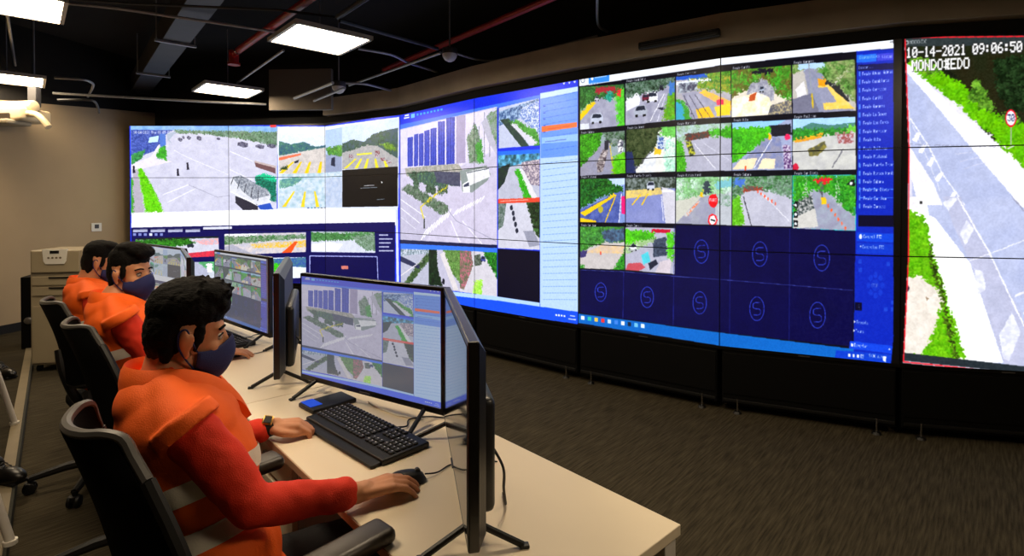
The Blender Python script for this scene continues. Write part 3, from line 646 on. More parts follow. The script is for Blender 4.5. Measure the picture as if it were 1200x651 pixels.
    f = F[0, 4]; f.r(0, 0, 1, 1, (190, 186, 180)); f.p([(0, 0), (1, 0), (1, .85), (.8, .6), (.45, .35), (.3, .12), (0, .2)], (70, 120, 50), (150, 160, 110), 12); f.r(.1, .0, .5, .12, (180, 210, 235)); road(f, [(.18, .1), (.34, .1), (.98, 1), (.3, 1)], (140, 146, 170)); f.p([(.45, .42), (.6, .4), (.75, .5), (.9, .8), (.8, .8)], (46, 46, 50)); f.p([(.4, .45), (.56, .45), (.98, .95), (.5, .95)], (244, 214, 130), (236, 200, 90), 6); f.p([(.4, .5), (.55, .5), (.7, .8), (.46, .82)], (150, 152, 176)); f.p([(.04, .5), (.18, .34), (.24, .7), (.08, .7)], (228, 226, 228)); f.p([(0, .7), (.3, .6), (.42, 1), (0, 1)], (120, 120, 140)); f.l([(.26, 0), (.32, .85)], 1.4, (150, 155, 165)); f.l([(.6, .5), (.98, .12)], .9, (214, 210, 200)); f.p([(.4, .32), (.52, .36), (.52, .5), (.42, .46)], (240, 160, 40)); f.l([(.3, .6), (.32, .9)], 1.6, (220, 190, 40))
    f = F[1, 0]; f.r(0, 0, 1, 1, (150, 165, 170)); f.p([(0, 0), (.5, 0), (.45, .3), (.1, .75), (0, .8)], (80, 170, 40), (50, 110, 30), 6); f.p([(.5, 0), (1, 0), (1, .4), (.62, .3)], (60, 90, 60), (140, 150, 150), 6); road(f, [(.5, .25), (.66, .25), (.72, 1), (0, 1), (0, .8)], (150, 148, 165)); f.p([(.72, .6), (1, .5), (1, 1), (.7, 1)], (80, 175, 30), (110, 190, 40), 6); f.p([(.36, .72), (.5, .4), (.62, .42), (.5, .92), (.38, .94)], (70, 60, 66), (200, 190, 190), 6); f.p([(.54, .2), (.64, .18), (.62, .42), (.54, .42)], (50, 50, 60)); f.l([(.74, 1), (.66, .3)], .8, (230, 200, 60)); f.o(.9, .3, .05, .07, (220, 40, 60)); f.p([(.84, .2), (.96, .2), (.96, .5), (.84, .5)], (60, 60, 80), (230, 230, 230), 3)
    f = F[1, 1]; f.r(0, 0, 1, 1, (226, 226, 222)); f.p([(0, 0), (.7, 0), (.6, .45), (.25, .85), (0, .85)], (34, 50, 26), (80, 90, 60), 6); f.p([(0, .5), (.12, .5), (.2, 1), (0, 1)], (40, 50, 90)); f.p([(.7, 0), (1, 0), (1, .25), (.7, .2)], (110, 190, 90)); f.p([(.25, .9), (.45, .55), (.62, .6), (.56, 1), (.28, 1)], (235, 236, 240), (210, 214, 220), 6); f.p([(.62, .2), (.76, .2), (.78, .48), (.64, .5)], (60, 90, 160), (200, 210, 220), 3); f.p([(.8, .3), (1, .25), (1, 1), (.74, 1)], (238, 238, 236), (160, 215, 190), 6); f.p([(.58, .45), (.72, .5), (.7, .6), (.56, .6)], (240, 190, 60)); f.l([(.15, .95), (.6, .4)], 1.0, (90, 90, 100))
    f = F[1, 2]; f.r(0, 0, 1, 1, RD, (184, 184, 200), 30); f.p([(0, 0), (1, 0), (1, .3), (.3, .28), (0, .4)], (190, 205, 220), (120, 160, 110), 12); f.p([(.15, .18), (.6, .14), (.62, .28), (.2, .34)], (120, 60, 50), (60, 60, 60), 3); f.p([(.6, .12), (1, .08), (1, .32), (.62, .26)], (80, 180, 40), (60, 140, 40), 6); f.p([(0, .3), (.12, .4), (.18, 1), (0, 1)], (90, 180, 40), (60, 140, 40), 6); f.p([(.16, .34), (.26, .34), (.34, .62), (.24, .68)], (60, 70, 60), (190, 190, 60), 3); f.l([(.32, .4), (.7, .95)], .7, WHT); f.l([(.5, .4), (.98, .8)], .6, (210, 210, 225))
    f = F[1, 3]; f.r(0, 0, 1, 1, (160, 168, 200)); f.p([(0, 0), (.9, 0), (.7, .12), (0, .14)], (150, 200, 240)); f.p([(0, .12), (.66, .1), (.6, .34), (.1, .78), (0, .84)], (90, 190, 40), (60, 150, 40), 12); f.p([(.62, .1), (.98, .08), (.98, .3), (.66, .32)], (34, 34, 44)); road(f, [(.58, .34), (.8, .34), (.86, .95), (.04, .95)], (130, 138, 180)); f.p([(.12, .78), (.42, .74), (.34, .97), (0, .97)], (240, 224, 190)); f.p([(.5, .76), (.72, .76), (.7, .97), (.42, .97)], (244, 228, 196)); f.l([(.66, .36), (.36, .95)], 1.0, WHT); f.o(.62, .32, .03, .06, (240, 190, 40)); f.o(.92, .34, .05, .06, (230, 50, 100)); f.p([(.84, .5), (.96, .5), (1, .98), (.86, .98)], (90, 60, 110), (210, 200, 220), 3); f.o(.22, .95, .015, .05, (235, 90, 50))
    f = F[1, 4]; f.r(0, 0, 1, 1, (208, 208, 204), (190, 190, 190), 12); f.p([(0, 0), (1, 0), (1, .14), (0, .2)], (170, 210, 245)); f.p([(.05, .2), (.3, .08), (.6, .14), (1, .1), (1, .2), (.2, .24)], (80, 130, 120)); f.p([(0, .2), (.9, .2), (.9, .3), (.5, .34), (0, .42)], (60, 150, 50), (50, 110, 50), 6); f.p([(.02, .4), (.45, .32), (.46, .38), (.04, .46)], (240, 180, 50), (210, 140, 60), 6); f.p([(.24, .6), (.5, .44), (.54, .56), (.4, .72), (.26, .74)], (150, 140, 70), (90, 90, 70), 6); f.p([(.7, .3), (.96, .3), (.96, .5), (.72, .5)], (160, 90, 90), (200, 190, 200), 3); f.l([(.62, .95), (.8, .6)], 1.2, (110, 110, 120)); f.o(.04, .95, .05, .08, (200, 40, 70)); f.r(.86, .16, 1, .3, (110, 190, 70))
    f = F[2, 0]; f.r(0, 0, 1, 1, (130, 150, 205)); f.p([(0, 0), (.6, 0), (.95, .2), (.95, .3), (.5, .42), (0, .7)], (50, 110, 40), (30, 80, 40), 6); f.p([(.6, 0), (1, 0), (1, .14), (.8, .16)], (190, 210, 240)); f.p([(0, .72), (.9, .28), (.95, .34), (.86, 1), (0, 1)], (70, 84, 150), (96, 110, 176), 12); f.p([(0, .78), (.75, .36), (.8, .38), (.1, .86)], YEL); f.p([(0, .9), (.35, .96), (.35, 1), (0, 1)], YEL); f.l([(.8, .36), (.55, 1)], 1.2, YEL); f.l([(.92, .34), (.86, 1)], .9, (225, 225, 240)); f.r(.92, .4, 1, .8, (225, 40, 120)); f.o(.45, .7, .06, .08, (180, 170, 60))
    f = F[2, 1]; f.r(0, 0, 1, 1, (128, 136, 190), (150, 156, 200), 30); f.p([(0, 0), (1, 0), (1, .24), (0, .3)], (50, 60, 50), (130, 140, 140), 6); f.p([(0, .28), (.7, .22), (.74, .36), (0, .46)], (240, 214, 120), (200, 180, 130), 6); f.p([(.72, .2), (1, .3), (1, 1), (.8, 1)], (204, 202, 214)); f.l([(.12, .6), (.3, .36)], 1.4, YEL); f.l([(.32, .6), (.44, .36)], 1.4, YEL); f.l([(.76, .95), (.72, .4)], .8, WHT); f.car(.5, .26, .08, .18, (200, 205, 220)); f.r(.74, .28, .96, .32, WHT)
    f = F[2, 2]; f.r(0, 0, 1, 1, (184, 188, 196)); f.p([(0, 0), (1, 0), (1, .3), (.5, .4), (0, .5)], (110, 170, 100), (190, 215, 200), 12); f.p([(0, .5), (.44, .38), (.5, .42), (0, .98)], (200, 200, 190)); road(f, [(.46, .4), (.7, .4), (.72, 1), (.0, 1)], (164, 166, 180)); f.p([(.14, .82), (.4, .5), (.44, .5), (.2, .84)], (235, 130, 90), (200, 200, 200), 3); f.o(.46, .36, .03, .06, (240, 190, 40)); f.r(.5, .08, .6, .34, (60, 70, 80)); f.p([(.7, .1), (1, .06), (1, .2), (.72, .24)], (130, 190, 200)); f.o(.67, .5, .085, .14, (222, 30, 40)); f.o(.66, .9, .085, .13, (222, 40, 50)); f.o(.66, .9, .06, .095, (240, 240, 244)); f.p([(.62, .88), (.7, .9), (.7, .93), (.62, .91)], (30, 30, 34)); pare.append(f); f.r(.74, .34, .98, .6, (200, 204, 214), (130, 160, 140), 6); f.l([(.08, .1), (.08, .45)], 1, (230, 235, 235))
    f = F[2, 3]; f.r(0, 0, 1, 1, (184, 184, 200), (204, 204, 218), 30); f.p([(0, 0), (1, 0), (1, .45), (.6, .3), (.3, .25), (.1, .4), (0, .5)], (60, 110, 60), (140, 160, 150), 6); f.p([(.02, .06), (.2, .04), (.2, .18), (.02, .2)], (80, 120, 200)); f.p([(0, .45), (.14, .4), (.2, .98), (0, 1)], (110, 190, 50), (90, 160, 40), 6); f.l([(.18, .4), (.32, 1)], 1.0, (60, 60, 66)); f.l([(.5, .35), (.96, .9)], .7, WHT); f.p([(.2, .22), (.5, .2), (.52, .28), (.2, .3)], (170, 70, 50), (90, 90, 90), 3)
    for k in range(6): f.o(.42 + .06 * k, .3 + .05 * k, .012, .035, (236, 90, 60))
    f = F[2, 4]; f.r(0, 0, 1, 1, (176, 184, 188)); f.p([(0, 0), (1, 0), (1, .75), (.72, .5), (.55, .3), (.3, .3), (0, .75)], (80, 170, 50), (40, 120, 40), 6); road(f, [(.34, .3), (.5, .3), (1, .78), (1, 1), (0, 1), (0, .85)], (160, 168, 184)); f.o(.48, .1, .15, .04, (214, 40, 50)); f.l([(.46, .1), (.46, .4)], 1.6, (90, 90, 96)); f.p([(.05, .5), (.3, .36), (.34, .6), (.1, .76)], (60, 70, 70), (190, 190, 190), 3); f.p([(.44, .4), (.52, .4), (.54, .52), (.46, .54)], (240, 196, 40)); f.l([(.2, 0), (.2, .4)], 1.2, (190, 200, 190)); f.l([(.7, 0), (.72, .55)], 1.0, (200, 210, 200)); f.p([(0, .8), (.35, .6), (.4, .95), (0, 1)], (206, 204, 200)); f.r(.9, .08, .98, .2, (20, 24, 30)); f.r(.925, .11, .955, .17, WHT)
    for k in range(6): f.o(.56 + .055 * k, .56 + .08 * k, .014, .035, (240, 100, 60))
    for k in range(3): f.r(.01, .5 + .17 * k, .08, .62 + .17 * k, (14, 16, 20)); f.o(.045, .56 + .17 * k, .02, .03, (230, 235, 240))
    f.l([(0, 0), (1, 0), (1, 1), (0, 1), (0, 0)], .8, (60, 190, 200))
    f = F[3, 0]; f.r(0, 0, 1, 1, (196, 190, 190)); f.p([(0, 0), (1, 0), (1, .36), (.6, .36), (.3, .45), (0, .6)], (80, 150, 60), (60, 110, 60), 6); f.p([(.5, .08), (1, .04), (1, .3), (.56, .36)], (90, 120, 150), (60, 70, 90), 6); f.p([(.1, .62), (.5, .42), (1, .44), (.96, .62)], (226, 196, 150), (206, 186, 170), 6); f.p([(0, .6), (.16, .55), (.12, .72), (0, .74)], (66, 60, 110)); f.p([(.7, 1), (.9, .75), (1, .5), (1, 1)], (70, 160, 50), (40, 110, 40), 6); f.p([(0, .9), (.1, .92), (.1, 1), (0, 1)], (70, 150, 60)); f.o(.46, .62, .02, .04, (220, 70, 50))
    f = F[3, 1]; f.r(0, 0, 1, 1, (176, 176, 194)); f.p([(0, .05), (.6, .08), (.6, .2), (0, .42)], (96, 200, 40), (70, 160, 40), 12); f.p([(0, .4), (.62, .2), (.62, .3), (0, .62)], (160, 190, 140)); f.r(.52, .03, .9, .1, (190, 30, 60)); f.p([(.56, .26), (.8, .2), (.84, .6), (.56, .66)], (54, 62, 80), (80, 90, 110), 6); f.p([(.32, .62), (.46, .54), (.5, .76), (.36, .84)], (90, 200, 215)); f.p([(0, 1), (.05, .84), (.3, .8), (.4, .9), (.26, 1)], (190, 84, 96)); f.car(.16, .52, .08, .14, (226, 228, 236)); f.p([(.84, .1), (1, .1), (.96, .72), (.84, .66)], (90, 190, 50)); f.p([(.7, .75), (.94, .66), (.9, 1), (.6, 1)], (206, 196, 204)); f.p([(.46, .8), (.62, .7), (.66, .8), (.5, .95)], (40, 44, 60))
    # titles above the pictures
    order = {(0, 0): 1, (0, 1): 1, (0, 2): 2, (0, 3): 3, (0, 4): 4, (1, 0): 13, (1, 1): 5, (1, 2): 7, (1, 3): 8, (1, 4): 9, (2, 0): 10, (2, 1): 11, (2, 2): 12, (2, 3): 13, (2, 4): 14, (3, 0): 15, (3, 1): 16}
    for k, f in F.items():
        x, y = f.m(.03, 0); hh = (f.c[3][1] - f.c[0][1]) * .055; text(x, y - hh * 1.25, names[order[k]], 1.15 + .1 * k[1], hh, (220, 222, 230))
    # empty cells with the round S mark
    P([(792, 263.5), (928, 267), (1003, 271), (999, 406), (845, 389), (680, 366), (680, 315.5), (732, 317.5), (791, 322)], (9, 9, 62), (12, 12, 72), 30)
    line([(680, 316), (732, 318), (791, 323.5), (860, 328.5), (928, 334), (1000, 340)], 0.6, (66, 76, 150))
    for x, a, b in ((731, 318, 373), (790, 264, 381), (856, 266, 391), (925.5, 268, 399)): line([(x, a), (x - 1, b)], 0.5, (40, 50, 140))
    for x, y, r in ((822, 294.5, 9.0), (890.5, 297.5, 9.5), (963, 302, 10), (704, 342, 7.2), (758.5, 348, 8), (820, 354.5, 8.6), (887, 361.5, 9.2), (958, 369, 10)):
        ry = r * 1.52; rx = r * .92; c = (58, 76, 196)
        ring(x, y, rx, ry, 0.8, c)
        line([(x + rx * .5, y - ry * .52), (x - rx * .2, y - ry * .52), (x - rx * .52, y - ry * .42), (x - rx * .52, y - ry * .1), (x - rx * .2, y), (x + rx * .25, y), (x + rx * .5, y + ry * .12), (x + rx * .5, y + ry * .42), (x + rx * .2, y + ry * .52), (x - rx * .5, y + ry * .52)], 0.8, c)
    # task bar
    P([(678, 367), (845, 389.5), (1004, 409), (1003, 426), (845, 405), (678, 378)], (20, 104, 190))
    for k, c in enumerate(((235, 240, 245), (60, 190, 170), (240, 200, 90), (230, 60, 60), (200, 220, 240), (70, 130, 220), (235, 236, 240), (30, 40, 60), (120, 190, 225), (226, 236, 245))):
        x = 681 + 7.8 * k; y = 369.6 + 1.06 * k; P([(x, y), (x + 4, y + .4), (x + 4, y + 5), (x, y + 4.6)], c)
    # side list
    P([(1003.5, 60), (1051, 57), (1056, 172), (1055, 303), (1044, 428), (1000, 424), (1002, 303), (1005, 172)], (16, 44, 176))
    P([(1004, 64.5), (1027, 63), (1027, 72), (1004, 73.5)], (40, 110, 225)); P([(1028, 63), (1050, 61.5), (1051, 70), (1028, 71.5)], (66, 70, 205))
    text(1007.5, 66, 'Dispositivos', 1.45, 3.6, (160, 205, 255)); text(1034, 64.8, 'Vistas', 1.9, 3.6, (190, 205, 255)); P([(1005, 76), (1050.5, 73.5), (1051, 81), (1005, 83)], (8, 14, 78)); text(1006.5, 77.4, 'Buscar...', 1.7, 3.4, (150, 165, 220))
    ys = [84.6 + 9.63 * k + (0.9 if k > 8 else 0) for k in range(17)]
    for k, y in enumerate(ys):
        x = 1010.5 + .2 * k if k < 9 else 1012
        text(x, y, ('Peaje Aguas Negras', *names[1:])[k], 1.62, 3.9, (214, 222, 250)); xs = 1047.5 + .35 * min(k, 9)
        P([(xs, y + .4), (xs + 3.2, y + .2), (xs + 3.2, y + 3.8), (xs, y + 4)], (70, 180, 230)); P([(1006.4, y - 1), (1008.2, y - 1), (1008.2, y + 4.6), (1006.4, y + 4.6)], (90, 140, 225))
    line([(1008, 221.3), (1054.5, 221.6), (1054.5, 231.6), (1008, 231.6), (1008, 221.3)], .8, (90, 140, 240))
    P([(1006, 251.8), (1054, 252), (1053.5, 265.5), (1006, 265)], (4, 6, 40)); P([(1004, 272), (1055, 274), (1054.5, 284), (1004, 282.5)], (18, 70, 205)); P([(1004, 284.5), (1054, 286), (1053, 298), (1003.5, 296.5)], (18, 60, 190))
    text(1012, 275, 'Control PTZ', 1.75, 4.2, WHT); oval(1008.5, 277, 1.8, 3, WHT); P([(1051, 277.6), (1054, 277.8), (1052.5, 280)], WHT); text(1011, 287, 'Controles PTZ', 1.7, 3.8, (190, 205, 250)); P([(1007.4, 287.4), (1009.8, 287.5), (1008.6, 289.6)], WHT); line([(1003, 299), (1053, 301)], .6, (8, 20, 110))
    for t in range(8):
        a = t * math.pi / 4; oval(1026 + 8 * math.cos(a), 334 + 12 * math.sin(a), 2.6, 3.6, (24, 58, 190))
    oval(1026, 334, 5, 7, (22, 54, 186)); text(1021.5, 332, 'STOP', 1.9, 4, (90, 110, 200))
    for x, y in ((1008, 306), (1008, 316), (1041, 309), (1048, 310), (1048, 319), (1046, 354), (1038, 362), (1046, 362)): P([(x - 2, y - 2.4), (x + 2, y - 2.4), (x + 2, y + 2.4), (x - 2, y + 2.4)], (34, 70, 196))
    P([(1002, 354), (1010, 354.5), (1010, 363.5), (1002, 363)], (6, 8, 40)); text(1006, 356, '1', 2, 4, (200, 210, 240))
    text(1004, 375, 'Presets', 1.7, 3.8, (170, 190, 240)); text(1003, 385.5, 'Tours', 1.7, 3.8, (170, 190, 240)); P([(1000.5, 374.6), (1002.6, 376.6), (1000.5, 378.6)], WHT); P([(1000, 385), (1002, 387), (1000, 389)], WHT)
    P([(996, 399), (1046, 405), (1045, 414), (995, 408)], (24, 72, 214)); text(1001, 402, 'Exportar', 1.7, 4, WHT); P([(997, 402), (1000, 402.4), (1000, 406), (997, 405.6)], WHT); P([(1041, 409.5), (1043.5, 409.8), (1042.3, 407.5)], WHT)
    P([(980, 410), (1045, 415), (1043, 428.5), (978, 420)], (18, 66, 196)); [P([(994 + 5 * k, 414 + .5 * k), (996.6 + 5 * k, 414.3 + .5 * k), (996.6 + 5 * k, 418 + .5 * k), (994 + 5 * k, 417.7 + .5 * k)], WHT) for k in range(3)]; text(1008.6, 415.2, 'ES', 2.0, 4, WHT); text(1018.5, 414.6, '9:06 a.m.', 1.5, 3.6, WHT); text(1018, 420.6, '14/10/2021', 1.35, 3.4, WHT); P([(1034.5, 417), (1038.5, 417.5), (1038, 424), (1034.5, 422)], WHT)
    P([(1050.5, 30), (1062, 30), (1068, 172), (1067, 303), (1054, 440), (1043.5, 440), (1055.5, 303), (1056.5, 172)], (6, 6, 8))
# ---- right-most column: country road with a speed sign
def paint_country():
    e = Zm(1040, 30, 3.1); g = Zm(1040, 230, 2.957)
    picture([(1066, 55), (1330, 53), (1330, 452), (1060, 416)])
    P([(1060, 38), (1330, 30), (1330, 480), (1050, 430)], (214, 212, 228))
    P([(1060, 40), (1330, 30), (1330, 300), (1200, 215), (1150, 150), (1090, 88), (1062, 74)], (38, 44, 26), (26, 30, 20), 12)
    P(e((70, 140), (100, 110), (160, 150), (260, 200), (330, 260), (400, 300), (500, 360), (640, 460), (640, 640), (500, 560), (380, 400), (220, 260), (130, 190)), (116, 190, 22), (86, 160, 20), 12)
    P(e((66, 110), (150, 120), (170, 190), (110, 160)), (70, 110, 40), (150, 200, 60), 6)
    P(e((160, 60), (900, 40), (900, 400), (470, 320), (420, 330), (340, 290), (270, 200), (170, 110)), (36, 40, 24), (46, 32, 18), 30)
    P(e((380, 120), (560, 100), (560, 320), (450, 310), (400, 260)), (20, 34, 18), (40, 60, 34), 6)
    for x, y, w, h in ((330, 250, 40, 40), (360, 290, 36, 24), (170, 160, 24, 20), (440, 330, 40, 26), (320, 210, 16, 30)): P(e((x - w, y + h * .6), (x - w * .7, y - h * .4), (x, y - h), (x + w * .8, y - h * .3), (x + w, y + h * .8)), (60, 100, 34), (120, 170, 60), 6)
    # carriageway
    P(e((66, 140), (84, 150), (496, 600), (900, 1040), (900, 1400), (496, 1276), (400, 1270), (250, 900), (90, 640), (80, 330)), (176, 184, 216), (192, 198, 224), 30)
    P(e((64, 136), (84, 145), (130, 200), (420, 450), (700, 700), (700, 800), (480, 650), (300, 440), (150, 260), (70, 170)), (238, 238, 246))
    P(e((212, 262), (224, 268), (700, 700), (700, 730), (420, 450), (214, 285)), (228, 226, 234)); P(e((130, 190), (214, 285), (360, 430), (330, 430), (150, 245)), (248, 248, 252))
    line(e((82, 336), (150, 440), (200, 540), (280, 651)), 1.3, WHT); line(e((90, 360), (160, 520), (190, 600)), 0.6, (228, 228, 238))
    for x, y in ((100, 404), (122, 446), (152, 494), (182, 548), (230, 620)): P(e((x - 12, y + 12), (x + 6, y - 16), (x + 20, y - 14), (x + 4, y + 18)), (240, 240, 248))
    for k in range(4): line(e((230 + 16 * k, 440 + 26 * k), (300 + 20 * k, 440 + 18 * k)), 0.6, (206, 206, 224))
    line(e((80, 430), (420, 440), (500, 446)), 0.4, (120, 120, 140))
    P(e((80, 440), (160, 560), (200, 651), (110, 651), (78, 520)), (236, 234, 240))
    # lower part
    P(g((75, 0), (130, 0), (180, 230), (290, 575), (30, 560), (55, 330)), (246, 246, 250))
    P(g((68, 40), (128, 70), (170, 230), (215, 380), (272, 566), (30, 560), (60, 330)), (120, 186, 34), (84, 160, 20), 6)
    P(g((70, 0), (130, 0), (134, 56), (72, 30)), (232, 230, 234)); P(g((110, 14), (120, 14), (118, 26), (110, 26)), (40, 40, 40))
    P(g((150, 150), (162, 230), (186, 300), (216, 430), (240, 560), (226, 560), (200, 430), (172, 310), (146, 240)), (46, 60, 24), (80, 110, 30), 6)
    P(g((60, 275), (120, 282), (170, 320), (186, 360), (160, 460), (120, 548), (30, 545), (55, 330)), (222, 214, 204), (234, 228, 220), 12); P(g((62, 300), (76, 316), (64, 336)), (70, 40, 60)); P(g((132, 346), (144, 352), (136, 362)), (150, 130, 110))
    P(g((128, 60), (160, 70), (285, 230), (400, 575), (290, 575), (180, 240)), (250, 250, 254), (244, 244, 250), 30)
    P(g((190, 0), (250, 0), (360, 210), (473, 430), (560, 640), (404, 580), (285, 225), (228, 100)), (188, 190, 214), (176, 180, 206), 30)
    for q in (((250, 130), (272, 80), (300, 110), (268, 170)), ((300, 250), (330, 260), (340, 320), (312, 340)), ((385, 480), (430, 400), (460, 470), (420, 570), (400, 560)), ((190, 20), (230, 0), (240, 10), (210, 50))): P(g(*q), (236, 238, 246), (206, 208, 226), 6)
    line(g((240, 0), (350, 190), (473, 450)), 1.6, WHT); line(g((285, 222), (400, 180), (473, 150)), 0.9, WHT); line(g((430, 0), (473, 50)), 1.2, (150, 150, 170))
    for x, y in ((440, 340), (470, 400)): P(g((x, y), (x + 30, y - 14), (x + 32, y - 6), (x + 2, y + 8)), (232, 232, 244))
def country_marks():
    g = Zm(1040, 230, 2.957)
    # speed sign
    x, y = 1040 + 448 / 3.1, 30 + 336 / 3.1
    line([(x, y + 8), (x, y + 32)], 1.2, (170, 174, 176)); oval(x, y, 6.6, 10.4, (224, 30, 50)); oval(x, y, 5.3, 8.5, (246, 246, 250)); text(x - 3.9, y - 4.2, '30', 4.3, 8.4, (40, 46, 90))
    line([(x - 4, y + 36), (x + 4, y + 32)], 1.4, (220, 222, 226))
    # frame and captions
    P([(1060, 43.5), (1330, 40), (1330, 52), (1060, 54.5)], (52, 60, 62)); P(g((34, 538), (473, 588), (900, 640), (900, 670), (473, 612), (34, 566)), (42, 50, 56)); P(g((40, 544), (54, 546), (54, 562), (40, 560)), (130, 160, 170))
    text(1066, 47.5, 'MONDONEDO', 2.2, 4, (170, 176, 180)); line([(1061.5, 48), (1064, 48), (1064, 52), (1061.5, 52), (1061.5, 48)], 0.8, (190, 196, 200))
    x, y = to_canvas(1060.6, 54.2)
    for dx, dy in ((-2, 0), (2, 0), (0, -2), (0, 2)):
        text_c(x + dx + 2, y + dy + 3, '10-14-2021 09:06:50', 1.95, 3.15, (40, 40, 40), 1)
    text_c(x + 2, y + 3, '10-14-2021 09:06:50', 1.95, 3.15, (250, 250, 250), 1)
    x, y = to_canvas(1068.5, 71)
    text_c(x + 1, y + 1, 'MONDO~EDO', 2.1, 3.3, (40, 40, 40), 1); text_c(x, y, 'MONDO~EDO', 2.1, 3.3, (250, 250, 250), 1)
    line([(1330, 41), (1200, 42.6), (1060.5, 44), (1065, 172), (1064.5, 303), (1058.6, 423.6), (1100, 427.6), (1200, 439.4), (1330, 456)], 1.5, (226, 44, 56))
    P([(1047, 30), (1059.5, 30), (1059.6, 44), (1064.1, 172), (1063.6, 303), (1057.8, 424), (1057, 450), (1047, 450)], (6, 6, 8))
    P([(1052, 424.2), (1100, 429), (1200, 440.8), (1330, 458), (1330, 480), (1052, 450)], (6, 6, 8)); P([(1050, 20), (1330, 20), (1330, 40), (1200, 41.4), (1050, 43)], (6, 6, 8))
paint_plaza(); paint_toll(); paint_lower(); paint_crossing(); paint_grid(); paint_country()
# uneven outlines and grain inside the camera pictures, as a video picture has
yy, xx = np.mgrid[0:CH, 0:NW]
n2 = {k: np.roll(v, (211, 977), (0, 1)) for k, v in NZ.items()}
leaf = ((CAN[..., 1] > CAN[..., 0] + 14) & (CAN[..., 1] > CAN[..., 2] + 14)).astype(np.float32)
near = leaf.copy()
for k in (1, 2, 3):
    for ax in (0, 1): near = np.maximum(near, np.maximum(np.roll(leaf, k, ax), np.roll(leaf, -k, ax)))
for k in range(2):
    for ax in (0, 1): near = (np.roll(near, 1, ax) + near + np.roll(near, -1, ax)) / 3
amp = 0.10 + 0.75 * near
sx = np.clip(xx + amp * ((NZ[12] - 0.5) * 7 + (NZ[3] - 0.5) * 7), 0, NW - 1).astype(np.int32)
sy = np.clip(yy + amp * ((n2[12] - 0.5) * 7 + (n2[3] - 0.5) * 7), 0, CH - 1).astype(np.int32)
ok = (FID > 0) & (FID[sy, sx] == FID)
warped = CAN[sy, sx]; lf = leaf[sy, sx] * np.clip((205 - CAN[..., 1]) / 110, 0.35, 1.0)
warped = warped * (1.0 + 0.05 * n2[12] + lf * (0.42 * n2[6] + 0.25 * NZ[3] - 0.33))[..., None]
CAN[ok] = warped[ok]
country_marks()
text(156.5, 153.6, '10-14-2021 Thu 08 09 07', 1.9, 3.0, WHT)
for f in pare:
    f.o(.67, .5, .085, .14, (222, 30, 40)); x, y = f.m(.605, .46); text(x, y, 'PARE', 2.15, 3.6, WHT)
def soften(a):
    for ax in (0, 1):
        a = (np.roll(a, 1, ax) + np.roll(a, -1, ax) + 2 * a) / 4
    return a
CAN[:] = soften(CAN)
_l = CAN @ np.array((0.3, 0.59, 0.11), np.float32)
CAN[:] = np.clip((_l[..., None] + (CAN - _l[..., None]) * 1.08 - 118) * 1.06 + 117 + (NZ[3][..., None] - 0.5) * 7, 0, 255)
img = bpy.data.images.new('display_picture', NW, CH, alpha=False)
buf = np.ones((CH, NW, 4), np.float32); buf[..., :3] = CAN[::-1] / 255.0
img.pixels.foreach_set(buf.ravel()); img.update(); img.pack()
def screen_mat(name, power, mix=0.0, mixcol=(0.5, 0.55, 0.7), rough=0.3):
    m = bpy.data.materials.new(name); m.use_nodes = True; nt = m.node_tree; b = nt.nodes['Principled BSDF']
    t = nt.nodes.new('ShaderNodeTexImage'); t.image = img; t.extension = 'EXTEND'
    out = t.outputs['Color']
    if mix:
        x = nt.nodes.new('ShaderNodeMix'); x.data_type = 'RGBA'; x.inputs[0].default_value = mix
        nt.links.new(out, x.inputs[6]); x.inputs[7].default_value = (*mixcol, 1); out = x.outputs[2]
    b.inputs['Base Color'].default_value = (0.01, 0.01, 0.012, 1); b.inputs['Roughness'].default_value = rough
    nt.links.new(out, b.inputs['Emission Color']); b.inputs['Emission Strength'].default_value = power
    return m
m_wall_screen = screen_mat('wall_display', SCREEN_POWER)
m_desk_screen = screen_mat('desk_display', 0.62, 0.30, (0.50, 0.52, 0.60), 0.22)
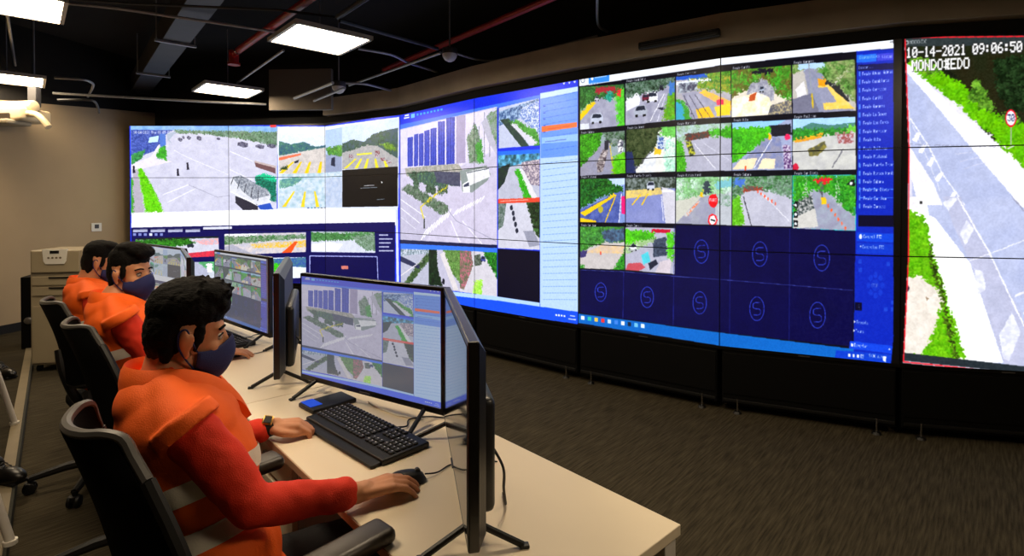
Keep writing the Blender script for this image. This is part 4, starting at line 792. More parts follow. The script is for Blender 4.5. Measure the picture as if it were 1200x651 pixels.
# ------------------------------------------------------------------ video wall and its base cabinets
m_bezel = mat('bezel', (10, 10, 11), 0.35)
m_black = mat('black_plastic', (12, 12, 13), 0.5, bump=0.05, bscale=300)
m_cab = mat('cabinet_black', (8, 8, 8), 0.6, spec=0.2, bump=0.04, bscale=120)
m_chrome = mat('chrome', (200, 200, 205), 0.2, 1.0)
m_badge = mat('badge_grey', (105, 105, 108), 0.4, 0.6)
vw = thing('video_wall', 'curved black framed video wall of many traffic camera screens', 'video wall', (0, 0, 0))
for i in range(8):
    A, B, t, n = front(i); L = (B - A).length
    R = Matrix(((t.x, n.x, 0), (t.y, n.y, 0), (0, 0, 1)))          # local x along, y towards the room
    for r in range(3):
        z1 = ZTOP - ROWH * r; z0 = z1 - ROWH
        c = (A + B) / 2 - n * 0.045
        lo = 0.02 if r == 2 else 0.0
        p = MB().box((c.x, c.y, (z0 + z1 - lo) / 2), (L - 0.001, 0.088, ROWH - 0.001 + lo), R, 0.0).build('display_panel', m_bezel, vw)
        ins = 0.0035
        a = A + t * ins + n * 0.001; b = B - t * ins + n * 0.001
        me = bpy.data.meshes.new('screen')
        me.from_pydata([(a.x, a.y, z0 + ins), (b.x, b.y, z0 + ins), (b.x, b.y, z1 - ins), (a.x, a.y, z1 - ins)], [], [(0, 1, 2, 3)])
        uv = me.uv_layers.new(name='UVMap'); du = ins / L / 8; dv = ins / (3 * ROWH)
        u0, u1 = i / 8 + du, (i + 1) / 8 - du; v1 = 1 - r / 3 - dv; v0 = 1 - (r + 1) / 3 + dv
        for k, q in enumerate(((u0, v0), (u1, v0), (u1, v1), (u0, v1))): uv.data[k].uv = q
        link('screen', me, m_wall_screen, p)
        if r == 2 and i > 2:
            cb = (A + B) / 2 + n * 0.0015
            MB().box((cb.x, cb.y, z0 - 0.010), (0.07, 0.002, 0.006), R).build('badge', m_badge, p)
# each column stands on a black base cabinet with two levelling feet
where = ('at the far left end of the video wall', 'under the second display column from the beige wall', 'under the third display column from the beige wall', 'under the left half of the apartment tower picture', 'under the pale blue list beside the crossing picture', 'under the left half of the toll station grid', 'under the right half of the toll station grid', 'under the country road picture with the speed sign')
for i in range(8):
    A, B, t, n = front(i); L = (B - A).length; c = (A + B) / 2
    R = Matrix(((t.x, n.x, 0), (t.y, n.y, 0), (0, 0, 1)))
    th = thing('base_cabinet', 'black base cabinet on small chrome feet, ' + where[i], 'cabinet', (c.x, c.y, 0), math.atan2(t.y, t.x), 'base cabinets of the video wall')
    zt = ZBOT - 0.022
    MB().box((0, 0.055, (zt + 0.055) / 2), (L - 0.034, 0.09, zt - 0.055), None, 0.004).build('body', m_cab, th)
    MB().box((0, 0.007, (zt + 0.09) / 2 + 0.01), (L - 0.05, 0.01, zt - 0.15), None, 0.003).build('front_panel', m_cab, th)
    MB().box((0, 0.002, 0.085), (L - 0.05, 0.014, 0.02), None, 0.002).build('bottom_rail', m_black, th)
    for sx in (-1, 1):
        x = sx * (L / 2 - 0.12)
        f = MB().cyl((x, 0.0, 0.012), (x, 0.0, 0.10), 0.006, seg=10).build('levelling_foot', m_chrome, th, True)
        MB().cyl((x, 0.0, 0.0), (x, 0.0, 0.014), 0.030, 0.022, 16).build('foot_pad', m_black, f, True)
# ------------------------------------------------------------------ under the ceiling
m_diff = emit('lamp_diffuser', LAMP_COLOR, LAMP_POWER)
m_frame = mat('lamp_frame', (205, 198, 188), 0.4, 0.2)
m_galv = mat('galvanised', (168, 168, 170), 0.45, 0.6, var=0.1, vscale=30)
m_dgrey = mat('dark_conduit', (70, 70, 72), 0.5, 0.3)
m_red = mat('red_pipe', (176, 32, 24), 0.4, var=0.1, vscale=12)
m_white = mat('white_plastic', (222, 218, 208), 0.4)
m_cream = mat('cream_plastic', (214, 196, 160), 0.45)
m_duct = mat('duct_grey', (62, 62, 65), 0.55, 0.4, var=0.1, vscale=8)
LZ = 2.75
def lamp(c, label, wires=True):
    rz = math.atan2(D.y, D.x)
    th = thing('ceiling_lamp', label, 'lamp', (c[0], c[1], LZ), rz, 'square ceiling lamps')
    s = 0.60
    mb = MB()
    for k in range(4):
        a = k * math.pi / 2; R = Matrix.Rotation(a, 3, 'Z')
        mb.box(R @ Vector((s / 2 - 0.012, 0, 0.016)), (0.024, s, 0.032), R)
    mb.build('frame', m_frame, th)
    MB().box((0, 0, 0.012), (s - 0.046, s - 0.046, 0.012)).build('diffuser', m_diff, th)
    MB().box((0, 0, 0.028), (s - 0.04, s - 0.04, 0.014)).build('back_plate', m_dgrey, th)
    MB().box((0, 0, 0.05), (0.10, 0.06, 0.03), None, 0.004).build('junction_box', m_frame, th)
    MB().cyl((0, 0, 0.06), (0, 0, CEIL - LZ), 0.004, seg=8).build('suspension_cable', m_galv, th)
L1 = on(375, 48, LZ); L2 = on(267, 107, LZ); L3 = on(8, 93, LZ); L4 = on(6, 4, LZ)
lamp(L1, 'bright square ceiling lamp between the red sprinkler pipe and the grey bulkhead')
lamp(L2, 'bright square ceiling lamp beside the capped end of the red pipe')
lamp(L3, 'bright square ceiling lamp above the cream air conditioner')
lamp(L4, 'bright square ceiling lamp left of the dark air duct')
step = L1 - L2
lamp(L1 + step * 1.02, 'square ceiling lamp over the front desk')
lamp(L4 + (L4 - L3) * 0.92, 'square ceiling lamp over the aisle beside the front chair')
lamp(L1 + step * 2.0, 'square ceiling lamp over the open carpet')
def pipe(name, pts, r, m, label, cat='pipe', seg=8, sm=True, group=None):
    o = MB().tube(pts, r, seg).build(name, m, None, sm); tag(o, label, cat, group); return o
PZ = 3.0
def pz(*px, z=PZ): return [on(x, y, z) for x, y in px]
# red sprinkler pipe with its capped end
a, b = on(372, -8, PZ), on(274, 63, PZ)
th = thing('red_sprinkler_pipe', 'bright red sprinkler pipe ending in a capped elbow', 'pipe', (b.x, b.y, PZ))
o = Vector((b.x, b.y, PZ)); ext = a + (a - b) * 0.9
MB().tube([ext - o, Vector((0, 0, 0))], 0.032, 14).build('pipe_run', m_red, th, True)
MB().cyl((0, 0, 0.03), (0, 0, -0.09), 0.05, 0.045, 16, 0.006).build('elbow', m_red, th, True)
MB().cyl((0, 0, -0.09), (0, 0, -0.115), 0.06, 0.06, 16, 0.004).build('end_cap', m_red, th, True)
dd = (a - b).normalized() * 0.16
MB().tube([dd - dd.normalized() * 0.015, dd + dd.normalized() * 0.015], 0.040, 14).build('clamp', m_chrome, th, True)
a2, b2 = on(660, -8, PZ + 0.1), on(450, 82, PZ + 0.1)
pipe('red_pipe', [a2 + (a2 - b2) * 0.5, b2], 0.03, m_red, 'long dim red pipe crossing the ceiling above the domes')
# duct
da, db = on(241, 0, PZ), on(164, 109, PZ)
dv = (db - da); du = dv.normalized(); side = Vector((du.y, -du.x, 0))
R = Matrix((du, side, UP)).transposed(); mid = da - dv * 0.35 + (dv * 1.35) / 2
th = thing('air_duct', 'dark grey rectangular air duct under the black ceiling', 'duct', (mid.x, mid.y, PZ))
th.rotation_euler = (0, 0, math.atan2(du.y, du.x))
MB().box((0, 0, 0.11), (dv.length * 1.35, 0.22, 0.22), None, 0.004).build('duct_body', m_duct, th)
for s_ in (0.08, 1.3):
    hx = (on(210, 50, PZ) - mid).dot(du) + (0 if s_ < 0.5 else 1.6)
    h = MB().box((hx, 0, -0.012), (0.03, 0.34, 0.022), None, 0.003).build('hanger', m_galv, th)
    for sy in (-1, 1): MB().cyl((hx, sy * 0.155, -0.02), (hx, sy * 0.155, 0.44), 0.006, seg=8).build('hanger_rod', m_galv, h)
# smoke domes on conduit
def dome(px, py, z, label):
    c = on(px, py, z)
    th = thing('dome_detector', label, 'detector', c, 0, 'white ceiling domes')
    MB().lathe([(0.03, 0.07), (0.07, 0.065), (0.075, 0.02), (0.07, 0.01)]).build('base', m_dgrey, th, True)
    MB().lathe([(0.072, 0.01), (0.066, -0.015), (0.045, -0.045), (0.02, -0.058), (0.002, -0.062)]).build('dome_cover', m_white, th, True)
    MB().cyl((0, 0, 0.06), (0, 0, CEIL - z), 0.008, seg=8).build('drop_rod', m_galv, th)
    return c
c1 = dome(397, 103, 2.72, 'white dome detector beside the grey bulkhead')
c2 = dome(527, 65, 2.88, 'white dome detector hanging beside the long grey beam')
g = 'thin metal conduits'
pipe('conduit', curve_pts(pz((60, 2), (130, 9), (193, 18), (301, 34), (330, 39), z=2.955)), 0.012, m_galv, 'thin grey conduit crossing above the dark air duct', 'conduit', group=g)
pipe('conduit', pz((432, -4), (396, 20)), 0.022, m_dgrey, 'thick dark conduit above the lamp by the grey bulkhead', 'conduit', group=g)
pipe('conduit', pz((398, 24), (450, 39), (513, 57), z=2.97), 0.018, m_dgrey, 'dark conduit running from the lamp junction to the beam side dome', 'conduit', group=g)
pipe('conduit', curve_pts(pz((420, 57), (458, 64), (480, 74), (512, 84), z=2.88)), 0.012, m_galv, 'grey conduit bending from the bright lamp towards the beam', 'conduit', group=g)
pipe('conduit', pz((516, 62), (440, 89), (409, 100), z=2.86), 0.013, m_galv, 'straight grey conduit joining the two white domes', 'conduit', group=g)
pipe('conduit', pz((390, 97), (345, 115), z=2.68), 0.016, m_galv, 'pale conduit in front of the grey bulkhead, from the dome', 'conduit', group=g)
pipe('conduit', pz((404, 103), (368, 118), z=2.66), 0.014, m_galv, 'second pale conduit under the dome by the bulkhead', 'conduit', group=g)
pipe('conduit', curve_pts(pz((403, 97), (425, 98), (440, 101), (458, 106), z=2.78)), 0.013, m_galv, 'short bent conduit from the bulkhead dome to the beam', 'conduit', group=g)
pipe('conduit', curve_pts(pz((536, 63), (556, 69), (575, 71), (598, 67), (640, 57), (700, 42), z=2.86)), 0.010, m_galv, 'thin conduit looping from the dome along the beam', 'conduit', group=g)
pipe('conduit', pz((332, 59), (278, 97), z=2.82), 0.011, m_galv, 'pale conduit between two bright square lamps', 'conduit', group=g)
pipe('conduit', curve_pts(pz((64, 91), (95, 93), (106, 96), (109, 101), (103, 113), z=2.75)), 0.013, m_galv, 'bent conduit beside the lamp over the air conditioner', 'conduit', group=g)
pipe('conduit', pz((62, 109), (150, 114), (240, 119), (312, 122), z=2.70), 0.014, m_galv, 'long conduit running along the top of the beige wall', 'conduit', group=g)
pipe('conduit', curve_pts(pz((68, 117), (100, 117), (112, 120), (116, 132), z=2.56)), 0.012, m_dgrey, 'dark bent conduit dropping down the beige wall', 'conduit', group=g)
pipe('conduit', pz((7, 8), (18, 78), z=3.0), 0.012, m_galv, 'grey rod above the air conditioner lamp', 'conduit', group=g)
pipe('conduit', curve_pts(pz((700, -6), (700, 22), (703, 32), (712, 37), z=2.9)), 0.010, m_galv, 'thin conduit bending down onto the grey beam', 'conduit', group=g)
pipe('conduit', pz((70, -2), (150, 4), (330, 12), (392, 20), z=2.94), 0.010, m_dgrey, 'dark conduit beside the ceiling behind the red sprinkler pipe', 'conduit', group=g)
# slot vent under the beam
A_, B_ = offset_poly(0.06)[5], offset_poly(0.06)[6]
v0 = on_seg(750, 40, A_, B_); v1 = on_seg(845, 24, A_, B_)
tv = Vector((v1.x - v0.x, v1.y - v0.y, 0)).normalized(); nv = Vector((tv.y, -tv.x, 0))
R = Matrix((tv, nv, UP)).transposed(); c = (v0 + v1) / 2
th = thing('slot_vent', 'black oblong vent fixed to the face of the grey beam', 'vent', (c.x, c.y, 2.665), math.atan2(tv.y, tv.x))
Lv = (v1 - v0).length
MB().box((0, -0.02, 0.0), (Lv, 0.05, 0.055), None, 0.012).build('housing', m_black, th, True)
for k in range(3): MB().box((0, -0.048, -0.016 + 0.016 * k), (Lv - 0.05, 0.006, 0.004)).build('blade', m_dgrey, th)
# air conditioner under the left lamp
zc = 2.46
c = on(8, 124, 2.52)
th = thing('ceiling_air_conditioner', 'cream ceiling air conditioner with dark grille and pipe elbow', 'air conditioner', (c.x, c.y, 2.30), math.atan2(-0.1, 1.0))
MB().box((-0.35, 0.05, 0.12), (1.30, 0.34, 0.14), None, 0.03, 4).build('body', m_cream, th, True)
MB().box((-0.40, -0.13, 0.085), (1.15, 0.03, 0.075), None, 0.008).build('grille', mat('grille_brown', (52, 44, 36), 0.6), th)
MB().box((-0.40, -0.06, 0.03), (1.24, 0.26, 0.05), None, 0.015).build('drip_tray', mat('tray_grey', (150, 140, 120), 0.6), th)
MB().tube(curve_pts([(0.12, -0.05, 0.13), (0.36, -0.05, 0.12), (0.46, -0.05, 0.07), (0.54, -0.05, -0.02)]), 0.032, 12).build('pipe_elbow', m_cream, th, True)
MB().cyl((-0.2, 0, 0.21), (0.33, 0, 0.21), 0.06, 0.06, 18, 0.012).build('pipe_sleeve', m_cream, th, True)
MB().box((0.27, 0.05, 0.32), (0.10, 0.06, 0.22), None, 0.004).build('bracket', m_duct, th)
MB().box((-0.22, -0.02, 0.30), (0.09, 0.06, 0.05), None, 0.01).build('valve', mat('valve_green', (40, 120, 60), 0.5), th)
MB().cyl((0.27, 0.05, 0.4), (0.27, 0.05, CEIL - 2.30), 0.008, seg=8).build('suspension_rod', m_galv, th)
MB().cyl((-0.8, 0.05, 0.15), (-0.8, 0.05, CEIL - 2.30), 0.008, seg=8).build('suspension_rod', m_galv, th)
# ------------------------------------------------------------------ desks
DZ = 0.74
m_top = mat('desk_white', (234, 218, 190), 0.42, bump=0.03, bscale=160, var=0.02, vscale=4)
m_edge = mat('desk_edge', (176, 140, 112), 0.5)
m_leg = mat('desk_leg', (205, 200, 192), 0.45)
m_silver = mat('silver', (168, 168, 170), 0.3, 0.9)
NN, NF = 0.56, 1.10
SP = [0.639, 2.10, 3.56, 5.00]
RZ = math.atan2(D.y, D.x)           # desk local x = along the row, local -y = towards the video wall
desk_lab = ('white front desk with the corner leg, mouse and side screen', 'white middle desk carrying the second pair of screens', 'white far desk in front of the operator by the printer')
def desk(i):
    s0, s1 = SP[i] + 0.0015, SP[i + 1] - 0.0015; o = dn((s0 + s1) / 2, (NN + NF) / 2, 0); L = s1 - s0; W = NF - NN
    th = thing('desk', desk_lab[i], 'desk', o, RZ, 'operator desks')
    MB().box((0, 0, DZ - 0.0125), (L, W, 0.025), None, 0.002).build('worktop', m_top, th)
    MB().box((0, W / 2 + 0.001, DZ - 0.0125), (L - 0.002, 0.003, 0.021)).build('edge_band', m_edge, th)
    for sx in (-1, 1):
        for sy in (-1, 1):
            MB().box((sx * (L / 2 - 0.03), sy * (W / 2 - 0.03), (DZ - 0.025) / 2), (0.045, 0.045, DZ - 0.025), None, 0.003).build('leg', m_leg, th)
    MB().box((0, -W / 2 + 0.03, DZ - 0.055), (L - 0.1, 0.025, 0.06)).build('apron', m_leg, th)
    MB().box((0, -W / 2 + 0.05, 0.40), (L - 0.12, 0.016, 0.40)).build('modesty_panel', m_leg, th)
    return th
for i in range(3): desk(i)
def pedestal(s, n, label):
    o = dn(s, n, 0)
    th = thing('drawer_pedestal', label, 'drawers', o, RZ, 'drawer pedestals')
    MB().box((0, -0.02, 0.355), (0.36, 0.40, 0.65), None, 0.004).build('body', m_leg, th)
    for k, (z, h) in enumerate(((0.62, 0.10), (0.48, 0.15), (0.22, 0.33))):
        d = MB().box((0, 0.19, z), (0.35, 0.018, h - 0.006), None, 0.003).build('drawer', m_top, th)
        MB().box((0, 0.205, z + h * 0.15), (0.12, 0.012, 0.014), None, 0.004).build('handle', m_silver, d, True)
        if k == 0: MB().cyl((0.13, 0.195, z + 0.02), (0.13, 0.21, z + 0.02), 0.011, seg=12).build('lock', m_black, d, True)
    for sx in (-1, 1):
        for sy in (-1, 1): MB().cyl((sx * 0.14, sy * 0.14 - 0.02, 0), (sx * 0.14, sy * 0.14 - 0.02, 0.035), 0.02, seg=12).build('castor', m_black, th, True)
pedestal(2.345, 0.82, 'white drawer pedestal with lock under the middle desk')
pedestal(1.84, 0.80, 'white drawer pedestal under the front desk by the left knee')

# ------------------------------------------------------------------ television monitors
m_tvback = mat('tv_back', (30, 31, 35), 0.38, bump=0.06, bscale=220)
m_tvedge = mat('tv_edge', (14, 14, 15), 0.3)
def uvbox(x0, x1, y0, y1):
    """canvas rectangle as uv"""
    return x0 / NW, x1 / NW, 1 - y1 / CH, 1 - y0 / CH
def tv(a, b, label, uvr, group, lift=0.0, w=0.72, smat=None):
    """screen seen by the operator; a = its left end, b = its right end on the desk (plan points)"""
    a, b = Vector((a[0], a[1])), Vector((b[0], b[1])); c = (a + b) / 2; t = (b - a).normalized()
    th = thing('monitor', label, 'monitor', (c.x, c.y, DZ), math.atan2(t.y, t.x), group)
    h = 0.415; z0 = 0.045 + lift; zc = z0 + h / 2
    body = MB().box((0, 0.012, zc), (w, 0.024, h), None, 0.004).build('bezel', m_tvedge, th)
    me = bpy.data.meshes.new('screen'); x = w / 2 - 0.012; s0 = z0 + 0.022; s1 = z0 + h - 0.012
    me.from_pydata([(-x, -0.0012, s0), (x, -0.0012, s0), (x, -0.0012, s1), (-x, -0.0012, s1)], [], [(0, 1, 2, 3)])
    uv = me.uv_layers.new(name='UVMap'); u0, u1, v0, v1 = uvr
    for k, q in enumerate(((u0, v0), (u1, v0), (u1, v1), (u0, v1))): uv.data[k].uv = q
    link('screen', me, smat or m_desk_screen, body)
    # tapering back shell and electronics box
    mb = MB(); bm = mb.bm
    def ringv(y, x0, x1, za, zb): return [bm.verts.new((xx, y, zz)) for xx, zz in ((x0, za), (x1, za), (x1, zb), (x0, zb))]
    r0 = ringv(0.024, -w / 2 + .004, w / 2 - .004, z0 + .004, z0 + h - .004); r1 = ringv(0.040, -w / 2 + .03, w / 2 - .03, z0 + .02, z0 + h - .03)
    for k in range(4): bm.faces.new((r0[k], r0[(k + 1) % 4], r1[(k + 1) % 4], r1[k]))
    bm.faces.new(r1); bm.faces.new(r0[::-1]); bmesh.ops.recalc_face_normals(bm, faces=bm.faces)
    bk = mb.build('back_shell', m_tvback, th)
    MB().box((0, 0.052, z0 + 0.14), (w * 0.72, 0.040, 0.25), None, 0.016, 3).build('electronics_box', m_tvback, bk, True)
    for k in range(4): MB().box((0.10 + 0.02 * k, 0.0725, z0 + 0.10), (0.008, 0.002, 0.08)).build('vent_slot', m_black, bk)
    for sx in (-1, 1):
        f = MB()
        f.tube([(sx * (w / 2 - 0.09), 0.02, z0 + 0.012), (sx * (w / 2 - 0.07), -0.085, 0.006)], 0.0075, 8)
        f.tube([(sx * (w / 2 - 0.09), 0.02, z0 + 0.012), (sx * (w / 2 - 0.07), 0.125, 0.006)], 0.0075, 8)
        f.box((sx * (w / 2 - 0.09), 0.02, z0 + 0.008), (0.02, 0.03, 0.02), None, 0.003)
        f.box((sx * (w / 2 - 0.07), -0.088, 0.004), (0.016, 0.02, 0.008), None, 0.002)
        f.box((sx * (w / 2 - 0.07), 0.128, 0.004), (0.016, 0.02, 0.008), None, 0.002)
        f.build('stand_foot', m_black, th, True)
    MB().tube(curve_pts([(0.18, 0.074, z0 + 0.13), (0.19, 0.10, z0 + 0.08), (0.17, 0.105, z0 + 0.02), (0.14, 0.115, 0.012), (0.08, 0.12, 0.006)]), 0.0035, 6).build('power_cable', m_black, th, True)
    MB().box((0, -0.002, z0 + 0.010), (0.05, 0.003, 0.005)).build('badge', m_badge, th)
    return th
UV_CROSS = uvbox(3 * CW, 5 * CW, 0, CH); UV_GRID = uvbox(5 * CW, 7 * CW, 0, CH); UV_FAR = uvbox(1 * CW, 3 * CW, 10, CH); UV_PLAZA = uvbox(0, 2 * CW, 0, CH)
gm = 'operator monitors on the desks'
def two(px0, py0, px1, py1, grow=0.045):
    a, b = on(px0, py0, DZ), on(px1, py1, DZ); d = (b - a).normalized() * grow
    return (a - d), (b + d)
a, b = on(357, 458, DZ), on(513, 502, DZ)
d = (b - a).normalized(); c = (a + b) / 2
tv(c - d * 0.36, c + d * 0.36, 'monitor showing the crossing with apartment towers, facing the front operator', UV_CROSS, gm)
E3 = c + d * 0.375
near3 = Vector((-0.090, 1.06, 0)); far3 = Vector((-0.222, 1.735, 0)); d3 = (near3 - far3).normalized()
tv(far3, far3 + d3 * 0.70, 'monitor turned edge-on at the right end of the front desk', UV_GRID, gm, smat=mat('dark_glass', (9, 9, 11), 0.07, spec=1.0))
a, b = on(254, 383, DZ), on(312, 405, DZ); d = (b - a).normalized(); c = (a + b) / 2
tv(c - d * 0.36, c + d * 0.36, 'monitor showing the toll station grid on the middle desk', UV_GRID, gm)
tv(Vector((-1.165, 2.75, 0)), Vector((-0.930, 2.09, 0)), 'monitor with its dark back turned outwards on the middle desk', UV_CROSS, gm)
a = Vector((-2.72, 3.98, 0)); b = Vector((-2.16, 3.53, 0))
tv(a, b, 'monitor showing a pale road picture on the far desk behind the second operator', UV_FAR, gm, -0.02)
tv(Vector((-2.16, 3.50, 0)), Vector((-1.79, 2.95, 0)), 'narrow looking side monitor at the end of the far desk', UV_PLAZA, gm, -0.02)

# ------------------------------------------------------------------ keyboards, mice, small things
m_key = mat('key_black', (24, 24, 26), 0.45)
m_keyp = mat('key_print', (190, 190, 190), 0.5)
def keyboard(c, rz, label, single=True):
    th = thing('keyboard', label, 'keyboard', (c.x, c.y, DZ), rz, 'black desk keyboards')
    MB().box((0, 0, 0.009), (0.455, 0.165, 0.018), None, 0.005, 3).build('case', m_black, th, True)
    MB().box((0, -0.095, 0.006), (0.44, 0.04, 0.010), None, 0.004).build('palm_rest', m_black, th, True)
    def key_mesh(w):
        me = MB().box((0, 0, 0), (w, 0.0155, 0.007), None, 0.002, 1).mesh('key'); me.materials.append(m_key); me.materials.append(m_keyp)
        if w < 0.02:
            bm = bmesh.new(); bm.from_mesh(me); q = 0.0044
            f = bm.faces.new([bm.verts.new(p) for p in ((-.004, .001, .0037), (-.004 + q, .001, .0037), (-.004 + q, .001 + q, .0037), (-.004, .001 + q, .0037))]); f.material_index = 1
            bm.to_mesh(me); bm.free()
        return me
    km, wide = key_mesh(0.0155), key_mesh(0.10)
    spots = []
    for r in range(6):
        y = 0.066 - 0.0205 * r - (0.004 if r else 0)
        xs = [-0.213 + 0.019 * k for k in range(15)] + [0.088 + 0.019 * k for k in range(3)] + [0.152 + 0.019 * k for k in range(4)]
        for k, x in enumerate(xs):
            if (r == 0 and k > 17) or (r == 3 and 15 <= k <= 17): continue
            if r == 5 and 4 <= k <= 8:
                if k == 6: spots.append((wide, x, y))
                continue
            spots.append((km, x, y))
    if single:
        for me, x, y in spots:
            o = bpy.data.objects.new('key', me); COL.objects.link(o); o.parent = th; o.location = (x, y, 0.0205)
    else:
        bm = bmesh.new()
        for me, x, y in spots:
            n0 = len(bm.verts); bm.from_mesh(me); bm.verts.ensure_lookup_table()
            bmesh.ops.translate(bm, vec=(x, y, 0.0205), verts=bm.verts[n0:])
        me = bpy.data.meshes.new('key_field'); bm.to_mesh(me); bm.free(); me.materials.append(m_key); me.materials.append(m_keyp)
        tag(link('key_field', me, None, th), kind='stuff')
    MB().tube(curve_pts([(0.05, 0.083, 0.01), (0.06, 0.12, 0.006), (0.02, 0.16, 0.005), (0.05, 0.22, 0.005), (0.12, 0.26, 0.005)]), 0.0025, 6).build('cable', m_black, th, True)
    return th
k1, k2, k3, k4 = on(408, 478, DZ), on(501, 524, DZ), on(445, 546, DZ), on(366, 494, DZ)
kd = (k2 - k1).normalized(); kc = (k1 + k2 + k3 + k4) / 4
keyboard(kc, math.atan2(kd.y, kd.x), 'black keyboard with palm rest beside the front operator\'s hands')
k1, k2, k3 = on(251, 388, DZ), on(289, 404, DZ), on(272, 411, DZ); kd = (k2 - k1).normalized()
kc2 = (k1 + k2) / 2 + (k3 - k2) * 0.5
keyboard(kc2, math.atan2(kd.y, kd.x), 'black keyboard in front of the toll grid monitor', False)
def mouse(c, rz, label, cable):
    th = thing('computer_mouse', label, 'mouse', (c.x, c.y, DZ), rz, 'computer mice')
    mb = MB(); rows = []
    for i in range(13):
        u = -1 + 2 * i / 12; row = []
        for j in range(9):
            v = -1 + 2 * j / 8
            rr = max(0.0, 1 - abs(u) ** 2.6 - 0.0)
            row.append((u * 0.054, v * 0.030 * (max(rr, 0.02) ** 0.4), 0.002 + 0.032 * (max(0, 1 - abs(v) ** 2.4) ** 0.5) * (max(0, 1 - abs(u) ** 2.6) ** 0.5) * (1 - 0.18 * u)))
        rows.append(row)
    mb.grid(rows, True); bot = [[(p[0], p[1], 0.0) for p in r] for r in rows]; mb.grid(bot)
    mb.build('shell', m_black, th, True)
    MB().cyl((0.030, -0.004, 0.026), (0.030, 0.004, 0.026), 0.008, seg=12).build('wheel', m_dgrey, th, True)
    MB().tube(curve_pts(cable), 0.002, 6).build('cable', m_black, th, True)
    return th
mc = on(476, 566, DZ)
mouse(mc, math.atan2(0.50, 0.86), 'black mouse under the front operator\'s right hand', [(0.052, 0, 0.012), (0.09, 0.005, 0.005), (0.14, 0.03, 0.003), (0.20, 0.02, 0.003), (0.26, -0.02, 0.003)])
mc2 = on(269, 418, DZ)
mouse(mc2, math.atan2(0.50, 0.86), 'black mouse under the second operator\'s hand', [(0.052, 0, 0.012), (0.10, -0.01, 0.004), (0.16, 0.02, 0.003), (0.20, 0.06, 0.003), (0.26, 0.07, 0.003), (0.30, 0.15, 0.003)])
# small touch pad with a blue light, left of the front keyboard
pc = on(376, 486, DZ); kdr = math.atan2((on(501, 524, DZ) - on(408, 478, DZ)).y, (on(501, 524, DZ) - on(408, 478, DZ)).x)
pc = on(384, 481, DZ)
th = thing('touch_pad_unit', 'black pad unit glowing blue left of the front keyboard', 'controller', (pc.x, pc.y, DZ), kdr)
MB().box((-0.055, 0.03, 0.008), (0.11, 0.17, 0.016), None, 0.005, 3).build('case', m_black, th, True)
MB().box((-0.07, -0.025, 0.0168), (0.075, 0.045, 0.002), None, 0.0008).build('blue_pad', emit('blue_glow', (0.005, 0.09, 0.85), 0.55), th)
# white cable loop behind the second operator's keyboard
cc = on(247, 375, DZ)
o = MB().tube(curve_pts([Vector(p) for p in ((0, 0, 0.004), (0.02, 0.01, 0.06), (0.0, 0.02, 0.13), (-0.05, 0.02, 0.13), (-0.07, 0.0, 0.06), (-0.03, -0.02, 0.02), (0.02, -0.04, 0.004), (0.06, -0.05, 0.004))]), 0.006, 8).build('cable_loop', m_white, None, True)
o.location = cc; tag(o, 'white looped cable standing on the middle desk by the toll grid monitor', 'cable')
cc = on(352, 480, DZ)
pts = [on(x, y, DZ + 0.003) for x, y in ((432, 470), (440, 476), (452, 481), (470, 487), (492, 490))]
o = MB().tube(curve_pts(pts), 0.003, 6).build('loose_cable', m_white, None, True); tag(o, 'pale loose cable on the front desk behind the crossing monitor', 'cable')

# ------------------------------------------------------------------ printer, slim cabinet, switch, things on the platform
m_print = mat('printer_beige', (158, 145, 119), 0.5, var=0.03, vscale=6)
m_print2 = mat('printer_dark_beige', (120, 110, 92), 0.55)  # darker beige of the slot and the panel buttons
pb = on(62, 432, 0.0)
th = thing('office_printer', 'beige upright office printer with white rounded control panel by the end wall', 'printer', (pb.x + 0.05, pb.y + 0.15, 0), math.radians(12))
hz = 1.465 - (292 - 240) / FPX * (pb.y)
MB().box((0, 0, (hz + 0.06) / 2), (0.40, 0.44, hz - 0.06), None, 0.01, 2).build('body', m_print, th)
MB().box((0.0, -0.225, hz - 0.10), (0.37, 0.02, 0.19), None, 0.006).build('upper_door', m_print, th)
for k, z in enumerate((hz - 0.27, hz - 0.36)):
    d = MB().box((0, -0.223, z), (0.36, 0.02, 0.075), None, 0.004).build('paper_tray', m_print, th)
    MB().box((0.03, -0.236, z + 0.03), (0.16, 0.012, 0.012)).build('handle', m_black, d)
MB().box((0, -0.215, hz - 0.212), (0.38, 0.012, 0.028)).build('slot', m_print2, th)
MB().box((0, -0.223, 0.33), (0.36, 0.02, 0.50), None, 0.004).build('lower_door', m_print, th)
mb = MB(); mb.prism([(-0.085, -0.05), (-0.07, -0.075), (0.07, -0.075), (0.085, -0.05), (0.095, 0.055), (-0.095, 0.055)], 0, 0.02, Matrix.Translation((0.0, -0.225, hz - 0.045)) @ Matrix.Rotation(math.radians(90), 4, 'X'))
cp = mb.build('control_panel', m_white, th)
MB().box((0, -0.247, hz - 0.015), (0.07, 0.004, 0.025), None, 0.001).build('display', m_black, cp)
for k in range(4): MB().cyl((-0.045 + 0.03 * k, -0.244, hz - 0.065), (-0.045 + 0.03 * k, -0.249, hz - 0.065), 0.009, seg=10).build('button', m_print2, cp)
for sx in (-1, 1):
    for sy in (-1, 1): MB().cyl((sx * 0.16 - 0.012, sy * 0.17, 0.03), (sx * 0.16 + 0.012, sy * 0.17, 0.03), 0.03, seg=14).build('castor', m_black, th, True)
sb = at(41, 322, 5.35)
th = thing('slim_cabinet', 'slim black cabinet with round silver knob beside the printer', 'cabinet', (sb.x, sb.y, 0), math.radians(25))
MB().box((0, 0, sb.z / 2), (0.12, 0.34, sb.z), None, 0.006).build('body', m_cab, th)
